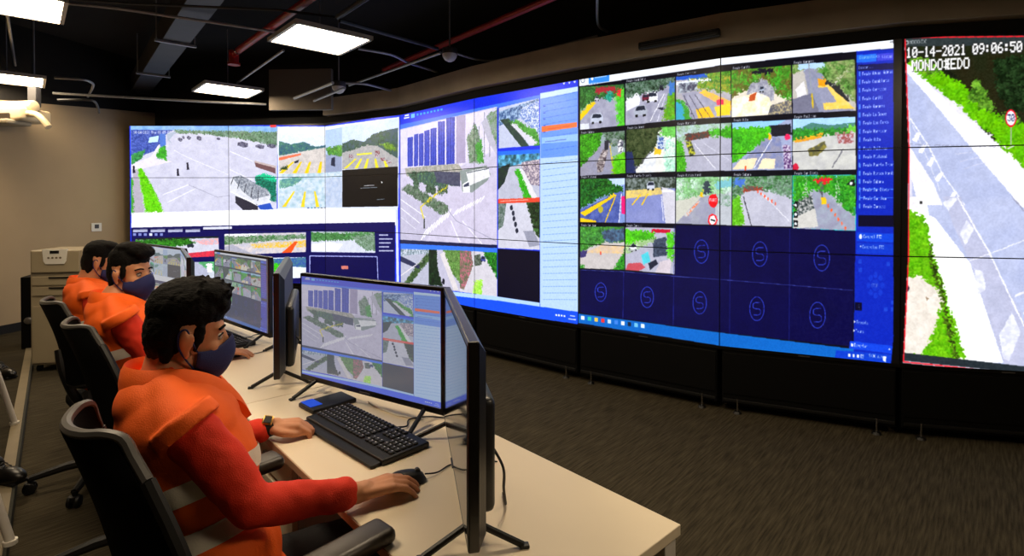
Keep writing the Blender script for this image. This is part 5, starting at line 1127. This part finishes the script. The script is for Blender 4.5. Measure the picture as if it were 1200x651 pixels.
MB().cyl((0.0, -0.17, sb.z - 0.42), (0.0, -0.20, sb.z - 0.42), 0.035, 0.03, 18, 0.004).build('knob', m_silver, th, True)
sw = on_seg(112.5, 266, WL0, WL1); tw = (WL0 - WL1).normalized()
th = thing('wall_switch', 'small white switch plate on the beige end wall', 'switch', sw, math.atan2(tw.y, tw.x))
MB().box((0, -0.006, 0), (0.13, 0.012, 0.105), None, 0.003).build('plate', m_white, th)
MB().box((0, -0.014, 0.01), (0.05, 0.008, 0.05), None, 0.002).build('rocker', m_dgrey, th)
# white A-leg table on the platform, only its edge in view
f1, f2 = on(17, 497, PLAT), on(12, 637, PLAT)
fd = (f2 - f1).normalized(); fs = Vector((-fd.y, fd.x, 0)); fs = fs if fs.x < 0 else -fs
o = (f1 + f2) / 2
th = thing('side_table', 'white table with slanted legs on the raised platform', 'table', (o.x, o.y, PLAT), math.atan2(fd.y, fd.x))
half = (f2 - f1).length / 2; sgn = -1.0 if Matrix.Rotation(math.atan2(fd.y, fd.x), 3, 'Z') @ Vector((0, 1, 0)) @ fs < 0 else 1.0
for sx in (-1, 1):
    for e, f in ((0.0, 0.16), (0.72, 0.56)):
        l = MB().tube([(sx * half, sgn * e, 0.012), (sx * (half - 0.05), sgn * f, 0.715)], 0.017, 10).build('leg', m_leg, th, True)
        MB().cyl((sx * half, sgn * e, 0.0), (sx * half, sgn * e, 0.018), 0.024, seg=14).build('foot', m_white, l, True)
MB().box((0, sgn * 0.41, 0.727), (half * 2 + 0.1, 0.66, 0.025), None, 0.003).build('tabletop', m_top, th)
m_shoe = mat('shoe_black', (14, 13, 13), 0.35)
def shoe(c, rz, label, L=0.28, parent=None):
    if parent is None: th = thing('shoe', label, 'shoe', c, rz, 'black shoes under the side table')
    else: th = parent
    off = Vector((0, 0, 0)) if parent is None else c
    Rz = Matrix.Rotation(0 if parent is None else rz, 3, 'Z')
    mb = MB()
    mb.ell(Rz @ Vector((0.06, 0, 0.035)) + off, (0.095, 0.048, 0.042), Rz); mb.ell(Rz @ Vector((-0.06, 0, 0.04)) + off, (0.075, 0.040, 0.05), Rz); mb.ell(Rz @ Vector((-0.06, 0, 0.075)) + off, (0.055, 0.040, 0.045), Rz)
    me = remeshed(mb, 0.008, 3)
    for v in me.vertices: v.co.z = max(v.co.z, off.z + 0.004)
    up = link('upper' if parent is None else 'shoe', me, m_shoe, th, True)
    MB().box(Rz @ Vector((0, 0, 0.009)) + off, (0.26, 0.078, 0.018), Rz, 0.008).build('sole', m_black, up if parent is not None else th, True)
    if parent is None:
        for k in range(3): MB().tube(curve_pts([(0.035 - 0.025 * k, -0.022, 0.072 + 0.007 * k), (0.035 - 0.025 * k, 0, 0.085 + 0.008 * k), (0.035 - 0.025 * k, 0.022, 0.072 + 0.007 * k)], 4), 0.003, 6).build('lace', m_dgrey, th)
s1 = on(3, 441, PLAT); shoe(s1, math.radians(-20), 'black laced shoe on the platform near the black baseboard')
s2 = on(2, 563, PLAT); shoe(s2, math.radians(-15), 'black laced shoe on the platform close to the edge strip')
# ------------------------------------------------------------------ chairs and operators
m_mesh = mat('chair_mesh', (6, 6, 6), 0.9, spec=0.1, bump=0.5, bscale=400)
m_rim = mat('chair_rim', (74, 72, 70), 0.45)
m_arm = mat('chair_arm', (44, 36, 28), 0.4)
m_vest = mat('vest_orange', (255, 100, 8), 0.75, bump=0.25, bscale=320, var=0.05, vscale=14)
m_shirt = mat('shirt_red', (222, 48, 14), 0.8, bump=0.35, bscale=420, var=0.06, vscale=20)
m_skin = mat('skin', (196, 134, 96), 0.55, bump=0.05, bscale=200, var=0.05, vscale=25)
m_hair = mat('hair_black', (13, 11, 10), 0.75, spec=0.15, bump=0.7, bscale=130, stretch=(1.0, 1.0, 0.35, 0.0))
m_mask = mat('mask_navy', (34, 40, 92), 0.8, bump=0.3, bscale=500)
m_refl = mat('reflective_tape', (222, 214, 196), 0.45, bump=0.2, bscale=300)
m_trouser = mat('trousers_black', (20, 20, 24), 0.85, bump=0.3, bscale=300)
m_eye = mat('eye_white', (190, 172, 160), 0.3)
m_iris = mat('iris', (30, 18, 12), 0.2)
m_gold = mat('watch_gold', (190, 150, 80), 0.3, 0.9)

def chair(base, fwd, lowb, topb, label, arm_z=0.70, seat_z=0.46, armlat=0.25):
    """base: plan point of the column; lowb, topb: bottom and top middle of the backrest (world)"""
    base = Vector((base[0], base[1], 0)); F = Vector((math.cos(fwd), math.sin(fwd), 0)); Rr = Vector((F.y, -F.x, 0))
    th = thing('office_chair', label, 'chair', base, 0, 'operator chairs')
    lo = Vector(lowb) - base; hi = Vector(topb) - base; ax = (hi - lo); back = (F - ax * (F.dot(ax) / ax.dot(ax))).normalized()
    def bp(u, v, off):                      # u across -1..1, v up 0..1
        wv = (0.185 + 0.03 * math.sin(math.pi * min(1, v * 1.1))) * (1 - 0.30 * max(0, v - 0.80) / 0.20)
        bow = 0.055 * (abs(u) ** 2.2) + 0.03 * math.sin(math.pi * (1 - v) * 0.9) * 0.8
        return lo + ax * v + Rr * (u * wv) + back * (bow - 0.03 + off)
    mb = MB(); nu, nv = 12, 16
    fr = [[bp(-1 + 2 * i / nu, j / nv, 0.012) for i in range(nu + 1)] for j in range(nv + 1)]
    bk = [[bp(-1 + 2 * i / nu, j / nv, -0.012) for i in range(nu + 1)] for j in range(nv + 1)]
    mb.grid(fr); mb.grid(bk, True)
    edge = lambda g: [g[0][i] for i in range(nu + 1)] + [g[j][nu] for j in range(1, nv + 1)] + [g[nv][i] for i in range(nu - 1, -1, -1)] + [g[j][0] for j in range(nv - 1, 0, -1)]
    ef, eb = edge(fr), edge(bk); mb.grid([ef + ef[:1], eb + eb[:1]])
    bmesh.ops.remove_doubles(mb.bm, verts=mb.bm.verts, dist=1e-5); bmesh.ops.recalc_face_normals(mb.bm, faces=mb.bm.faces)
    b = mb.build('backrest', m_mesh, th, True)
    rim = [bp(-1.02, v, 0) for v in (0.84, 0.92, 0.985)] + [bp(u, 1.01, 0) for u in (-0.85, -0.6, -0.3, 0, 0.3, 0.6, 0.85)] + [bp(1.02, v, 0) for v in (0.985, 0.92, 0.84)]
    MB().tube(curve_pts(rim, 3), 0.011, 8).build('rim', m_rim, b, True)
    side = [bp(-1.02, v, 0) for v in (0.84, 0.6, 0.4, 0.2, 0.02)] + [bp(u, -0.01, 0) for u in (-0.7, 0, 0.7)] + [bp(1.02, v, 0) for v in (0.02, 0.2, 0.4, 0.6, 0.84)]
    MB().tube(curve_pts(side, 3), 0.014, 8).build('frame', m_black, b, True)
    sc_ = lo + back * 0.24; sc_.z = seat_z
    R = Matrix((F, -Rr, UP)).transposed()
    MB().box((sc_.x, sc_.y, seat_z - 0.035), (0.47, 0.48, 0.075), R, 0.03, 4).build('seat', m_mesh, th, True)
    MB().box((0, 0, seat_z - 0.095), (0.26, 0.22, 0.05), R, 0.01).build('mechanism', m_black, th)
    MB().tube(curve_pts([Vector((0, 0, seat_z - 0.10)), lo + back * 0.02 + UP * (-0.12), lo - back * 0.03 + ax * 0.12, lo - back * 0.02 + ax * 0.4]), 0.022, 8).build('back_bracket', m_black, th, True)
    for s in (-1, 1):
        foot = sc_ + Rr * (s * armlat * 0.96) + F * (-0.04); foot.z = seat_z - 0.05
        top = sc_ + Rr * (s * armlat) + F * (-0.03); top.z = arm_z - 0.02
        a = MB().tube(curve_pts([foot - Rr * (s * 0.08), foot, foot * 0.5 + top * 0.5, top]), 0.018, 8).build('armrest', m_black, th, True)
        pc = top + F * 0.03 + UP * 0.018
        MB().box(pc, (0.27, 0.075, 0.036), R, 0.016, 4).build('arm_pad', m_arm, a, True)
    MB().cyl((0, 0, 0.10), (0, 0, seat_z - 0.12), 0.028, 0.022, 14).build('gas_column', m_black, th, True)
    MB().cyl((0, 0, 0.075), (0, 0, 0.14), 0.05, 0.04, 16, 0.006).build('hub', m_black, th, True)
    for k in range(5):
        a = fwd + 0.35 + k * 2 * math.pi / 5; d = Vector((math.cos(a), math.sin(a), 0)); p = Vector((-d.y, d.x, 0))
        MB().tube([d * 0.03 + UP * 0.11, d * 0.16 + UP * 0.10, d * 0.30 + UP * 0.075], [0.026, 0.022, 0.016], 8).build('base_leg', m_black, th, True)
        c = d * 0.30; mb = MB()
        for s in (-1, 1): mb.cyl(c + p * (s * 0.010) + UP * 0.03, c + p * (s * 0.026) + UP * 0.03, 0.03, 0.027, 16, 0.003)
        mb.cyl(c + UP * 0.03, c + UP * 0.08, 0.010, seg=10); mb.box(c + UP * 0.045, (0.045, 0.03, 0.03), Matrix.Rotation(a, 3, 'Z'), 0.008)
        mb.build('castor', m_black, th, True)
    return th

def ik(S, W, a, b, pole):
    d = W - S; L = d.length
    if L > (a + b) * 0.985:
        k = L / ((a + b) * 0.985); a *= k; b *= k
    t = (a * a - b * b + L * L) / (2 * L); h = math.sqrt(max(0, a * a - t * t)); u = d / L
    p = pole - u * pole.dot(u); p.normalize()
    return S + u * t + p * h

def hand(mb, W, d, up, side, curl, thumb=1.0, k=1.0, mouse_=False):
    """capsules of a hand; W wrist, d towards the fingers, side towards the thumb"""
    d = d.normalized(); side = (side - d * side.dot(d)).normalized(); up = side.cross(d); up = up if up.z > 0 else -up
    q = lambda x, y, z: W + d * (x * k) + side * (y * k) + up * (z * k)
    mb.cap(q(-0.02, 0, 0), q(0.02, 0, 0), 0.024 * k, 0.024 * k, 12)
    lens = ((0.026, 0.040, 0.026, 0.020), (0.009, 0.045, 0.029, 0.022), (-0.009, 0.041, 0.027, 0.021), (-0.027, 0.032, 0.021, 0.018))
    for i, (y, a, b, c) in enumerate(lens):
        kn = (0.088 - 0.004 * abs(i - 1), y, 0.004 - 0.003 * abs(i - 1.2))
        mb.cap(q(0.015, y * 0.55, 0), q(*kn), 0.015 * k, 0.0118 * k, 10)
        ang = 0.0; p = Vector(kn); r = 0.0098
        sp = y * 2.2
        for L_, cu in ((a, curl[0]), (b, curl[1]), (c, curl[2])):
            ang += cu; n = p + Vector((math.cos(ang) * L_, sp * L_ * 2.0, -math.sin(ang) * L_))
            mb.cap(q(*p), q(*n), r * k, (r - 0.0010) * k, 10); p = n; r -= 0.0010
    mb.ell(q(0.05, 0, -0.002), (0.036 * k, 0.034 * k, 0.014 * k), Matrix((d, side, up)).transposed())
    t0, t1, t2, t3 = (0.012, 0.018, -0.004), (0.045, 0.042, -0.010), (0.075, 0.050 if thumb > 0.5 else 0.042, -0.016), (0.098, 0.046 if thumb > 0.5 else 0.030, -0.020)
    mb.cap(q(*t0), q(*t1), 0.016 * k, 0.0125 * k, 10); mb.cap(q(*t1), q(*t2), 0.0125 * k, 0.0105 * k, 10); mb.cap(q(*t2), q(*t3), 0.0105 * k, 0.0088 * k, 10)

def operator(label, hc, hyaw, hpitch, hroll, neck, pelvis, fwd, rw, rd, lw, ld, vox=0.0045, style=0, seed=1.0, rcurl=(.28, .35, .25), lcurl=(.5, .9, .6), hs=1.0, watch=False, rpole=None, lpole=None, zipper=False, relbow=None):
    base = Vector((pelvis[0], pelvis[1], 0))
    th = thing('person', label, 'person', base, 0, 'operators in orange vests')
    hc, neck, pelvis, rw, lw = (Vector(v) - base for v in (hc, neck, pelvis, rw, lw))
    F = Vector((math.cos(fwd), math.sin(fwd), 0)); Rr = Vector((F.y, -F.x, 0))
    ax = (neck - pelvis); Lx = ax.length; A = ax / Lx
    Fr = A.cross(Rr).normalized(); Fr = Fr if Fr.dot(F) > 0 else -Fr
    T = Matrix((Fr, -Rr, Fr.cross(-Rr))).transposed()                      # torso frame: x front, y left, z up the spine
    tp = lambda x, y, t: pelvis + Fr * x - Rr * y + ax * t
    H = Matrix.Rotation(hyaw, 3, 'Z') @ Matrix.Rotation(hpitch, 3, 'Y') @ Matrix.Rotation(hroll, 3, 'X')
    hx = 0.82 * hs                                              # heads are shorter front to back than tall
    hp = lambda x, y, z: hc + H @ Vector((x * hx, y * hs * 0.96, z * hs))
    he = lambda mb, c, r, rot=None: mb.ell(hp(*c), (r[0] * hx, r[1] * hs * 0.96, r[2] * hs), H if rot is None else H @ rot)
    Rs, Ls = tp(0.005, -0.182, 0.835), tp(0.005, 0.182, 0.835)
    Re = ik(Rs, rw, 0.28, 0.25, Vector(rpole) if rpole else (-UP + Rr * 0.5 - F * 0.2)); Le = ik(Ls, lw, 0.28, 0.25, Vector(lpole) if lpole else (-UP - Rr * 0.5 - F * 0.2))
    if relbow is not None: Re = Vector(relbow) - base
    hips = [tp(0.02, s * 0.09, -0.02) for s in (1, -1)]
    knees = [hips[k] + F * 0.43 + Rr * (-s * 0.05) for k, s in ((0, 1), (1, -1))]
    for kn in knees: kn.z = 0.50
    ank = [kn + F * 0.02 for kn in knees]
    for a_ in ank: a_.z = 0.09
    # ---- body
    mb = MB()
    he(mb, (-0.012, 0, 0.034), (0.097, 0.076, 0.086)); he(mb, (0.034, 0, -0.015), (0.060, 0.060, 0.086)); he(mb, (0.036, 0, -0.074), (0.052, 0.050, 0.042)); he(mb, (0.066, 0, 0.022), (0.026, 0.050, 0.018))
    for s in (1, -1):
        he(mb, (0.058, s * 0.034, -0.026), (0.030, 0.026, 0.026)); he(mb, (-0.006, s * 0.078, -0.010), (0.019, 0.007, 0.028), Matrix.Rotation(s * 0.35, 3, 'Z') @ Matrix.Rotation(0.2, 3, 'Y')); he(mb, (-0.016, s * 0.084, 0.002), (0.012, 0.005, 0.021), Matrix.Rotation(s * 0.5, 3, 'Z')); he(mb, (0.0, s * 0.077, -0.036), (0.010, 0.007, 0.010)); he(mb, (0.0, s * 0.052, -0.065), (0.035, 0.014, 0.03))
    mb.cap(hp(0.088, 0, 0.010), hp(0.106, 0, -0.026), 0.008 * hs, 0.0125 * hs, 12)
    mb.cap(hp(-0.028, 0, -0.055), neck + A * 0.0, 0.055, 0.060, 18)
    for t, r in ((0.0, (0.09, 0.14, 0.09)), (0.3, (0.09, 0.13, 0.13)), (0.62, (0.10, 0.145, 0.15)), (0.86, (0.07, 0.15, 0.06))): mb.ell(tp(0, 0, t), r, T)
    for S_, E_, W_ in ((Rs, Re, rw), (Ls, Le, lw)): mb.cap(S_, E_, 0.044, 0.036); mb.cap(E_, W_, 0.036, 0.025)
    for k in (0, 1): mb.cap(hips[k], knees[k], 0.07, 0.05); mb.cap(knees[k], ank[k], 0.045, 0.035)
    rside = UP.cross(Vector(rd)); lside = -UP.cross(Vector(ld))
    hand(mb, rw, Vector(rd), UP, rside, rcurl, 0.3); hand(mb, lw, Vector(ld), UP, lside, lcurl, 0.3)
    me = remeshed(mb, vox, 3, 0.45); link('body', me, m_skin, th, True)
    # ---- face
    for s in (1, -1):
        e = MB(); e.ell(hp(0.0735, s * 0.031, 0.001), [0.0112 * hs] * 3); ey = e.build('eye', m_eye, th, True)
        MB().ell(hp(0.0815, s * 0.0312, 0.000), [0.0050 * hs] * 3).build('iris', m_iris, ey, True)
        MB().tube(curve_pts([hp(0.088, s * 0.014, 0.024), hp(0.087, s * 0.032, 0.028), hp(0.074, s * 0.052, 0.022)], 4), 0.0034 * hs, 6).build('eyebrow', m_hair, th, True)
        MB().tube(curve_pts([hp(0.0845, s * 0.020, 0.007), hp(0.087, s * 0.032, 0.010), hp(0.077, s * 0.045, 0.004)], 4), 0.0020 * hs, 6).build('eyelid', m_hair, ey, True)
    # ---- hair
    mb = MB(); rnd = random.Random(int(seed * 100))
    q_ = 0.955 if style else 1.0
    he(mb, (-0.016, 0, 0.060), (0.104 * q_, 0.083 * q_, 0.074)); he(mb, (-0.050, 0, 0.012), (0.066 * q_, 0.079 * q_, 0.080 if style else 0.085)); he(mb, (-0.062, 0, -0.035), (0.036, 0.054 * q_, 0.044 if not style else 0.036))
    for s in (1, -1): he(mb, (0.020, s * 0.067, 0.014), (0.018, 0.010, 0.032)); he(mb, (0.019, s * 0.0715, -0.012), (0.008, 0.005, 0.020)); he(mb, (-0.048, s * 0.062, -0.03), (0.020, 0.012, 0.032))
    if style == 1:
        he(mb, (0.045, 0, 0.104), (0.062, 0.062, 0.036)); he(mb, (0.082, 0, 0.098), (0.030, 0.055, 0.026)); he(mb, (0.0, 0, 0.118), (0.075, 0.062, 0.026))
    elif style == 2:
        he(mb, (0.030, 0, 0.104), (0.06, 0.064, 0.03)); he(mb, (0.075, 0.02, 0.082), (0.022, 0.04, 0.02))
    else:
        he(mb, (0.030, 0, 0.098), (0.066, 0.068, 0.038)); he(mb, (0.068, 0, 0.078), (0.030, 0.058, 0.030))
        for k in range(60):
            a_ = rnd.uniform(0, 6.28); r_ = rnd.uniform(0.2, 1.0); x = 0.005 + 0.085 * r_ * math.cos(a_); y = 0.070 * r_ * math.sin(a_); z = 0.062 + 0.076 * math.sqrt(max(0, 1 - 0.82 * r_ * r_)); z = min(z, 0.130)
            mb.cap(hp(x, y, z - 0.01), hp(x + rnd.uniform(0.0, 0.024), y + rnd.uniform(-.008, .008), z + rnd.uniform(0.000, 0.009)), 0.012 * hs, 0.0045 * hs, 8)
    me = remeshed(mb, vox * 0.9, 2, 0.4); wrinkle(me, 0.0022, 90, seed); link('hair', me, m_hair, th, True)
    # ---- mask with ear loops
    rows = []
    for j in range(13):
        t = j / 12; row = []
        for i in range(25):
            a_ = math.radians(-84 + 168 * i / 24); ca, sa = math.cos(a_), math.sin(a_); c2 = ca * ca
            zt = -0.030 + 0.034 * c2 ** 1.6; zb = -0.078 - 0.046 * c2 ** 0.8; z = zt + (zb - zt) * t
            bulge = math.sin(math.pi * min(1, t * 1.1)) if t < 0.9 else 0.2
            rx = 0.088 + 0.020 * (c2 ** 2) * math.exp(-((t - 0.30) / 0.35) ** 2) + 0.008 * bulge - 0.030 * max(0, t - 0.72) / 0.28 * c2
            ry = 0.066 + 0.008 * bulge - 0.012 * max(0, t - 0.7) / 0.3
            row.append(hp(0.018 + rx * ca, ry * sa, z))
        rows.append(row)
    mb = MB(); mb.grid(rows, True); m_ = mb.build('face_mask', m_mask, th, True)
    so = m_.modifiers.new('thickness', 'SOLIDIFY'); so.thickness = 0.003; so.offset = 0
    for s in (1, -1):
        MB().tube(curve_pts([hp(0.026, s * 0.068, -0.030), hp(0.008, s * 0.079, -0.006), hp(-0.012, s * 0.083, 0.022), hp(-0.028, s * 0.080, 0.012), hp(-0.022, s * 0.080, -0.020), hp(0.000, s * 0.078, -0.046), hp(0.026, s * 0.068, -0.070)], 5), 0.0022 * hs, 6).build('ear_loop', m_mask, m_, True)
    # ---- shirt (sleeves) and trousers
    mb = MB()
    for t, r in ((0.25, (0.105, 0.145, 0.13)), (0.62, (0.115, 0.160, 0.15)), (0.82, (0.085, 0.16, 0.065))): mb.ell(tp(0, 0, t), r, T)
    for S_, E_, W_ in ((Rs, Re, rw), (Ls, Le, lw)):
        cu = W_ + (E_ - W_).normalized() * 0.035
        mb.cap(S_, E_, 0.056, 0.046, 20); mb.cap(E_, cu, 0.046, 0.035, 20); mb.cap(cu, cu, 0.037, 0.037)
    mb.cap(tp(0, 0, 0.93), neck - A * 0.01, 0.066, 0.062, 20)
    me = remeshed(mb, max(vox, 0.006), 4); wrinkle(me, 0.0055, 16, seed); link('shirt', me, m_shirt, th, True)
    mb = MB(); mb.ell(tp(0.0, 0, 0.0), (0.12, 0.172, 0.12), T)
    for k in (0, 1): mb.cap(hips[k], knees[k], 0.088, 0.066, 18); mb.cap(knees[k], ank[k] + UP * 0.02, 0.062, 0.05, 18)
    me = remeshed(mb, 0.010, 4); wrinkle(me, 0.005, 14, seed); link('trousers', me, m_trouser, th, True)
    for k in (0, 1): shoe(Vector((ank[k].x, ank[k].y, 0)) + F * 0.06, fwd, '', parent=th)
    # ---- vest with collar and reflective bands
    mb = MB()
    for t, r in ((0.02, (0.135, 0.178, 0.10)), (0.25, (0.130, 0.168, 0.14)), (0.62, (0.136, 0.182, 0.155)), (0.80, (0.120, 0.186, 0.095))): mb.ell(tp(0, 0, t), r, T, 28, 18)
    for s in (1, -1):
        mb.cap(tp(-0.018, s * 0.05, 0.975), tp(-0.012, s * 0.150, 0.880), 0.050, 0.054, 20)
    mb.ell(tp(-0.012, 0, 0.80), (0.118, 0.196, 0.120), T, 28, 18)
    mb.ell(tp(-0.035, 0, 0.92), (0.085, 0.125, 0.075), T)
    for S_, E_ in ((Rs, Re), (Ls, Le)):
        q_ = (E_ - S_).normalized(); mb.cyl(S_ - q_ * 0.06, S_ - q_ * 0.022, 0.066, 0.070, 24)
    me = remeshed(mb, max(vox, 0.006), 9); wrinkle(me, 0.0055, 9, seed + 3)
    vest = link('vest', me, m_vest, th, True)
    col = [tp(0.115, 0.015, 0.80), tp(0.095, 0.045, 0.90), tp(0.035, 0.078, 1.00), tp(-0.045, 0.066, 1.050), tp(-0.076, 0, 1.065), tp(-0.045, -0.066, 1.050), tp(0.035, -0.078, 1.00), tp(0.095, -0.045, 0.90), tp(0.115, -0.015, 0.80)]
    cp_ = curve_pts(col, 6); rows = []
    for p in cp_:
        o = (p - (pelvis + A * (p - pelvis).dot(A)))
        o = o.normalized() if o.length > 1e-4 else Fr
        rows.append([p + o * 0.000 + A * 0.022, p + o * 0.010 + A * 0.010, p + o * 0.019 - A * 0.012, p + o * 0.024 - A * 0.042, p + o * 0.010 - A * 0.046, p - o * 0.006 - A * 0.01, p + A * 0.022])
    mb = MB(); mb.grid(rows); bmesh.ops.recalc_face_normals(mb.bm, faces=mb.bm.faces)
    mb.build('collar', m_vest, vest, True)
    if zipper: MB().tube([tp(0.128 + 0.012 * math.sin(math.pi * t), 0, t) for t in (0.78, 0.7, 0.6, 0.5, 0.4, 0.3, 0.2, 0.1, 0.0)], 0.006, 6).build('zip', m_dgrey, vest, True)
    def band(t0, t1, name):
        bm = bmesh.new(); bm.from_mesh(me)
        for t, s in ((t0, 1), (t1, -1)):
            g = bm.verts[:] + bm.edges[:] + bm.faces[:]
            bmesh.ops.bisect_plane(bm, geom=g, plane_co=tp(0, 0, t), plane_no=A * s, clear_inner=True)
        bm.normal_update()
        for v in bm.verts: v.co += v.normal * 0.0035
        nm = bpy.data.meshes.new(name); bm.to_mesh(nm); bm.free(); nm.materials.clear()
        o = link(name, nm, m_refl, vest, True)
    band(0.52, 0.595, 'reflective_band'); band(0.33, 0.405, 'reflective_band')
    if watch:
        u = (lw - Le).normalized(); c = lw - u * 0.004; fm = frame(u, UP)
        mb = MB(); mb.lathe([(0.0285, -0.011), (0.0305, -0.011), (0.0305, 0.011), (0.0285, 0.011)], Matrix.Translation(c) @ fm.to_4x4(), 24)
        w_ = mb.build('watch', m_black, th, True)
        fc = c + UP * 0.026 + Vector((0.35, -0.94, 0)) * 0.016
        MB().box(fc, (0.030, 0.030, 0.010), frame(Vector((0.35, -0.94, 1.1))), 0.004).build('watch_face', m_gold, w_, True)
        MB().box(fc + Vector((0.35, -0.94, 1.1)).normalized() * 0.005, (0.022, 0.022, 0.003), frame(Vector((0.35, -0.94, 1.1))), 0.001).build('watch_glass', m_black, w_)
    return th

FW = math.radians(40)
f3 = Vector((math.cos(FW), math.sin(FW), 0))
# front operator
CF = math.radians(49)
operator('front operator in orange vest and navy mask, right hand on the mouse', (-0.785, 1.30, 1.155), math.radians(33), math.radians(10), 0.0, (-0.812, 1.268, 1.060), (-0.62, 1.20, 0.55), FW,
         on(419, 577, 0.775), (0.83, 0.55, 0.02), on(316, 499, 0.778), (0.95, 0.28, -0.02), vox=0.0042, style=0, seed=1.3, rcurl=(.30, .42, .30), lcurl=(.55, .95, .7), watch=True, relbow=at(297, 592, 1.13))
chair((-0.60, 1.16), CF, (-0.695, 1.045, 0.56), (-0.865, 1.090, 1.02), 'black mesh back chair of the front operator, armrest in view', 0.76, 0.44)
# second operator
operator('second operator in orange vest, head turned towards the monitors beyond', (-1.675, 2.36, 1.166), math.radians(-6), math.radians(3), 0.0, (-1.715, 2.325, 1.060), (-1.57, 2.29, 0.55), FW,
         on(252, 415, 0.775), (0.80, 0.60, 0.02), (-1.62, 2.78, 0.775), (0.95, 0.28, -0.02), vox=0.006, style=1, seed=2.1, hs=0.97)
chair((-1.55, 2.24), CF, (-1.61, 2.135, 0.56), (-1.78, 2.18, 0.98), 'black mesh back chair of the second operator', 0.66, 0.44)
# third operator
operator('third operator in orange vest, sitting by the beige printer', (-2.285, 2.98, 1.145), math.radians(30), math.radians(12), 0.0, (-2.325, 2.95, 1.04), (-2.20, 2.92, 0.55), FW,
         (-2.12, 3.02, 0.775), (0.60, 0.80, 0.02), (-2.22, 3.38, 0.775), (0.95, 0.28, -0.02), vox=0.007, style=2, seed=4.4, zipper=False, hs=0.95)
chair((-2.20, 2.88), CF, (-2.27, 2.775, 0.56), (-2.42, 2.81, 0.96), 'black mesh back chair of the third operator', 0.66, 0.44)
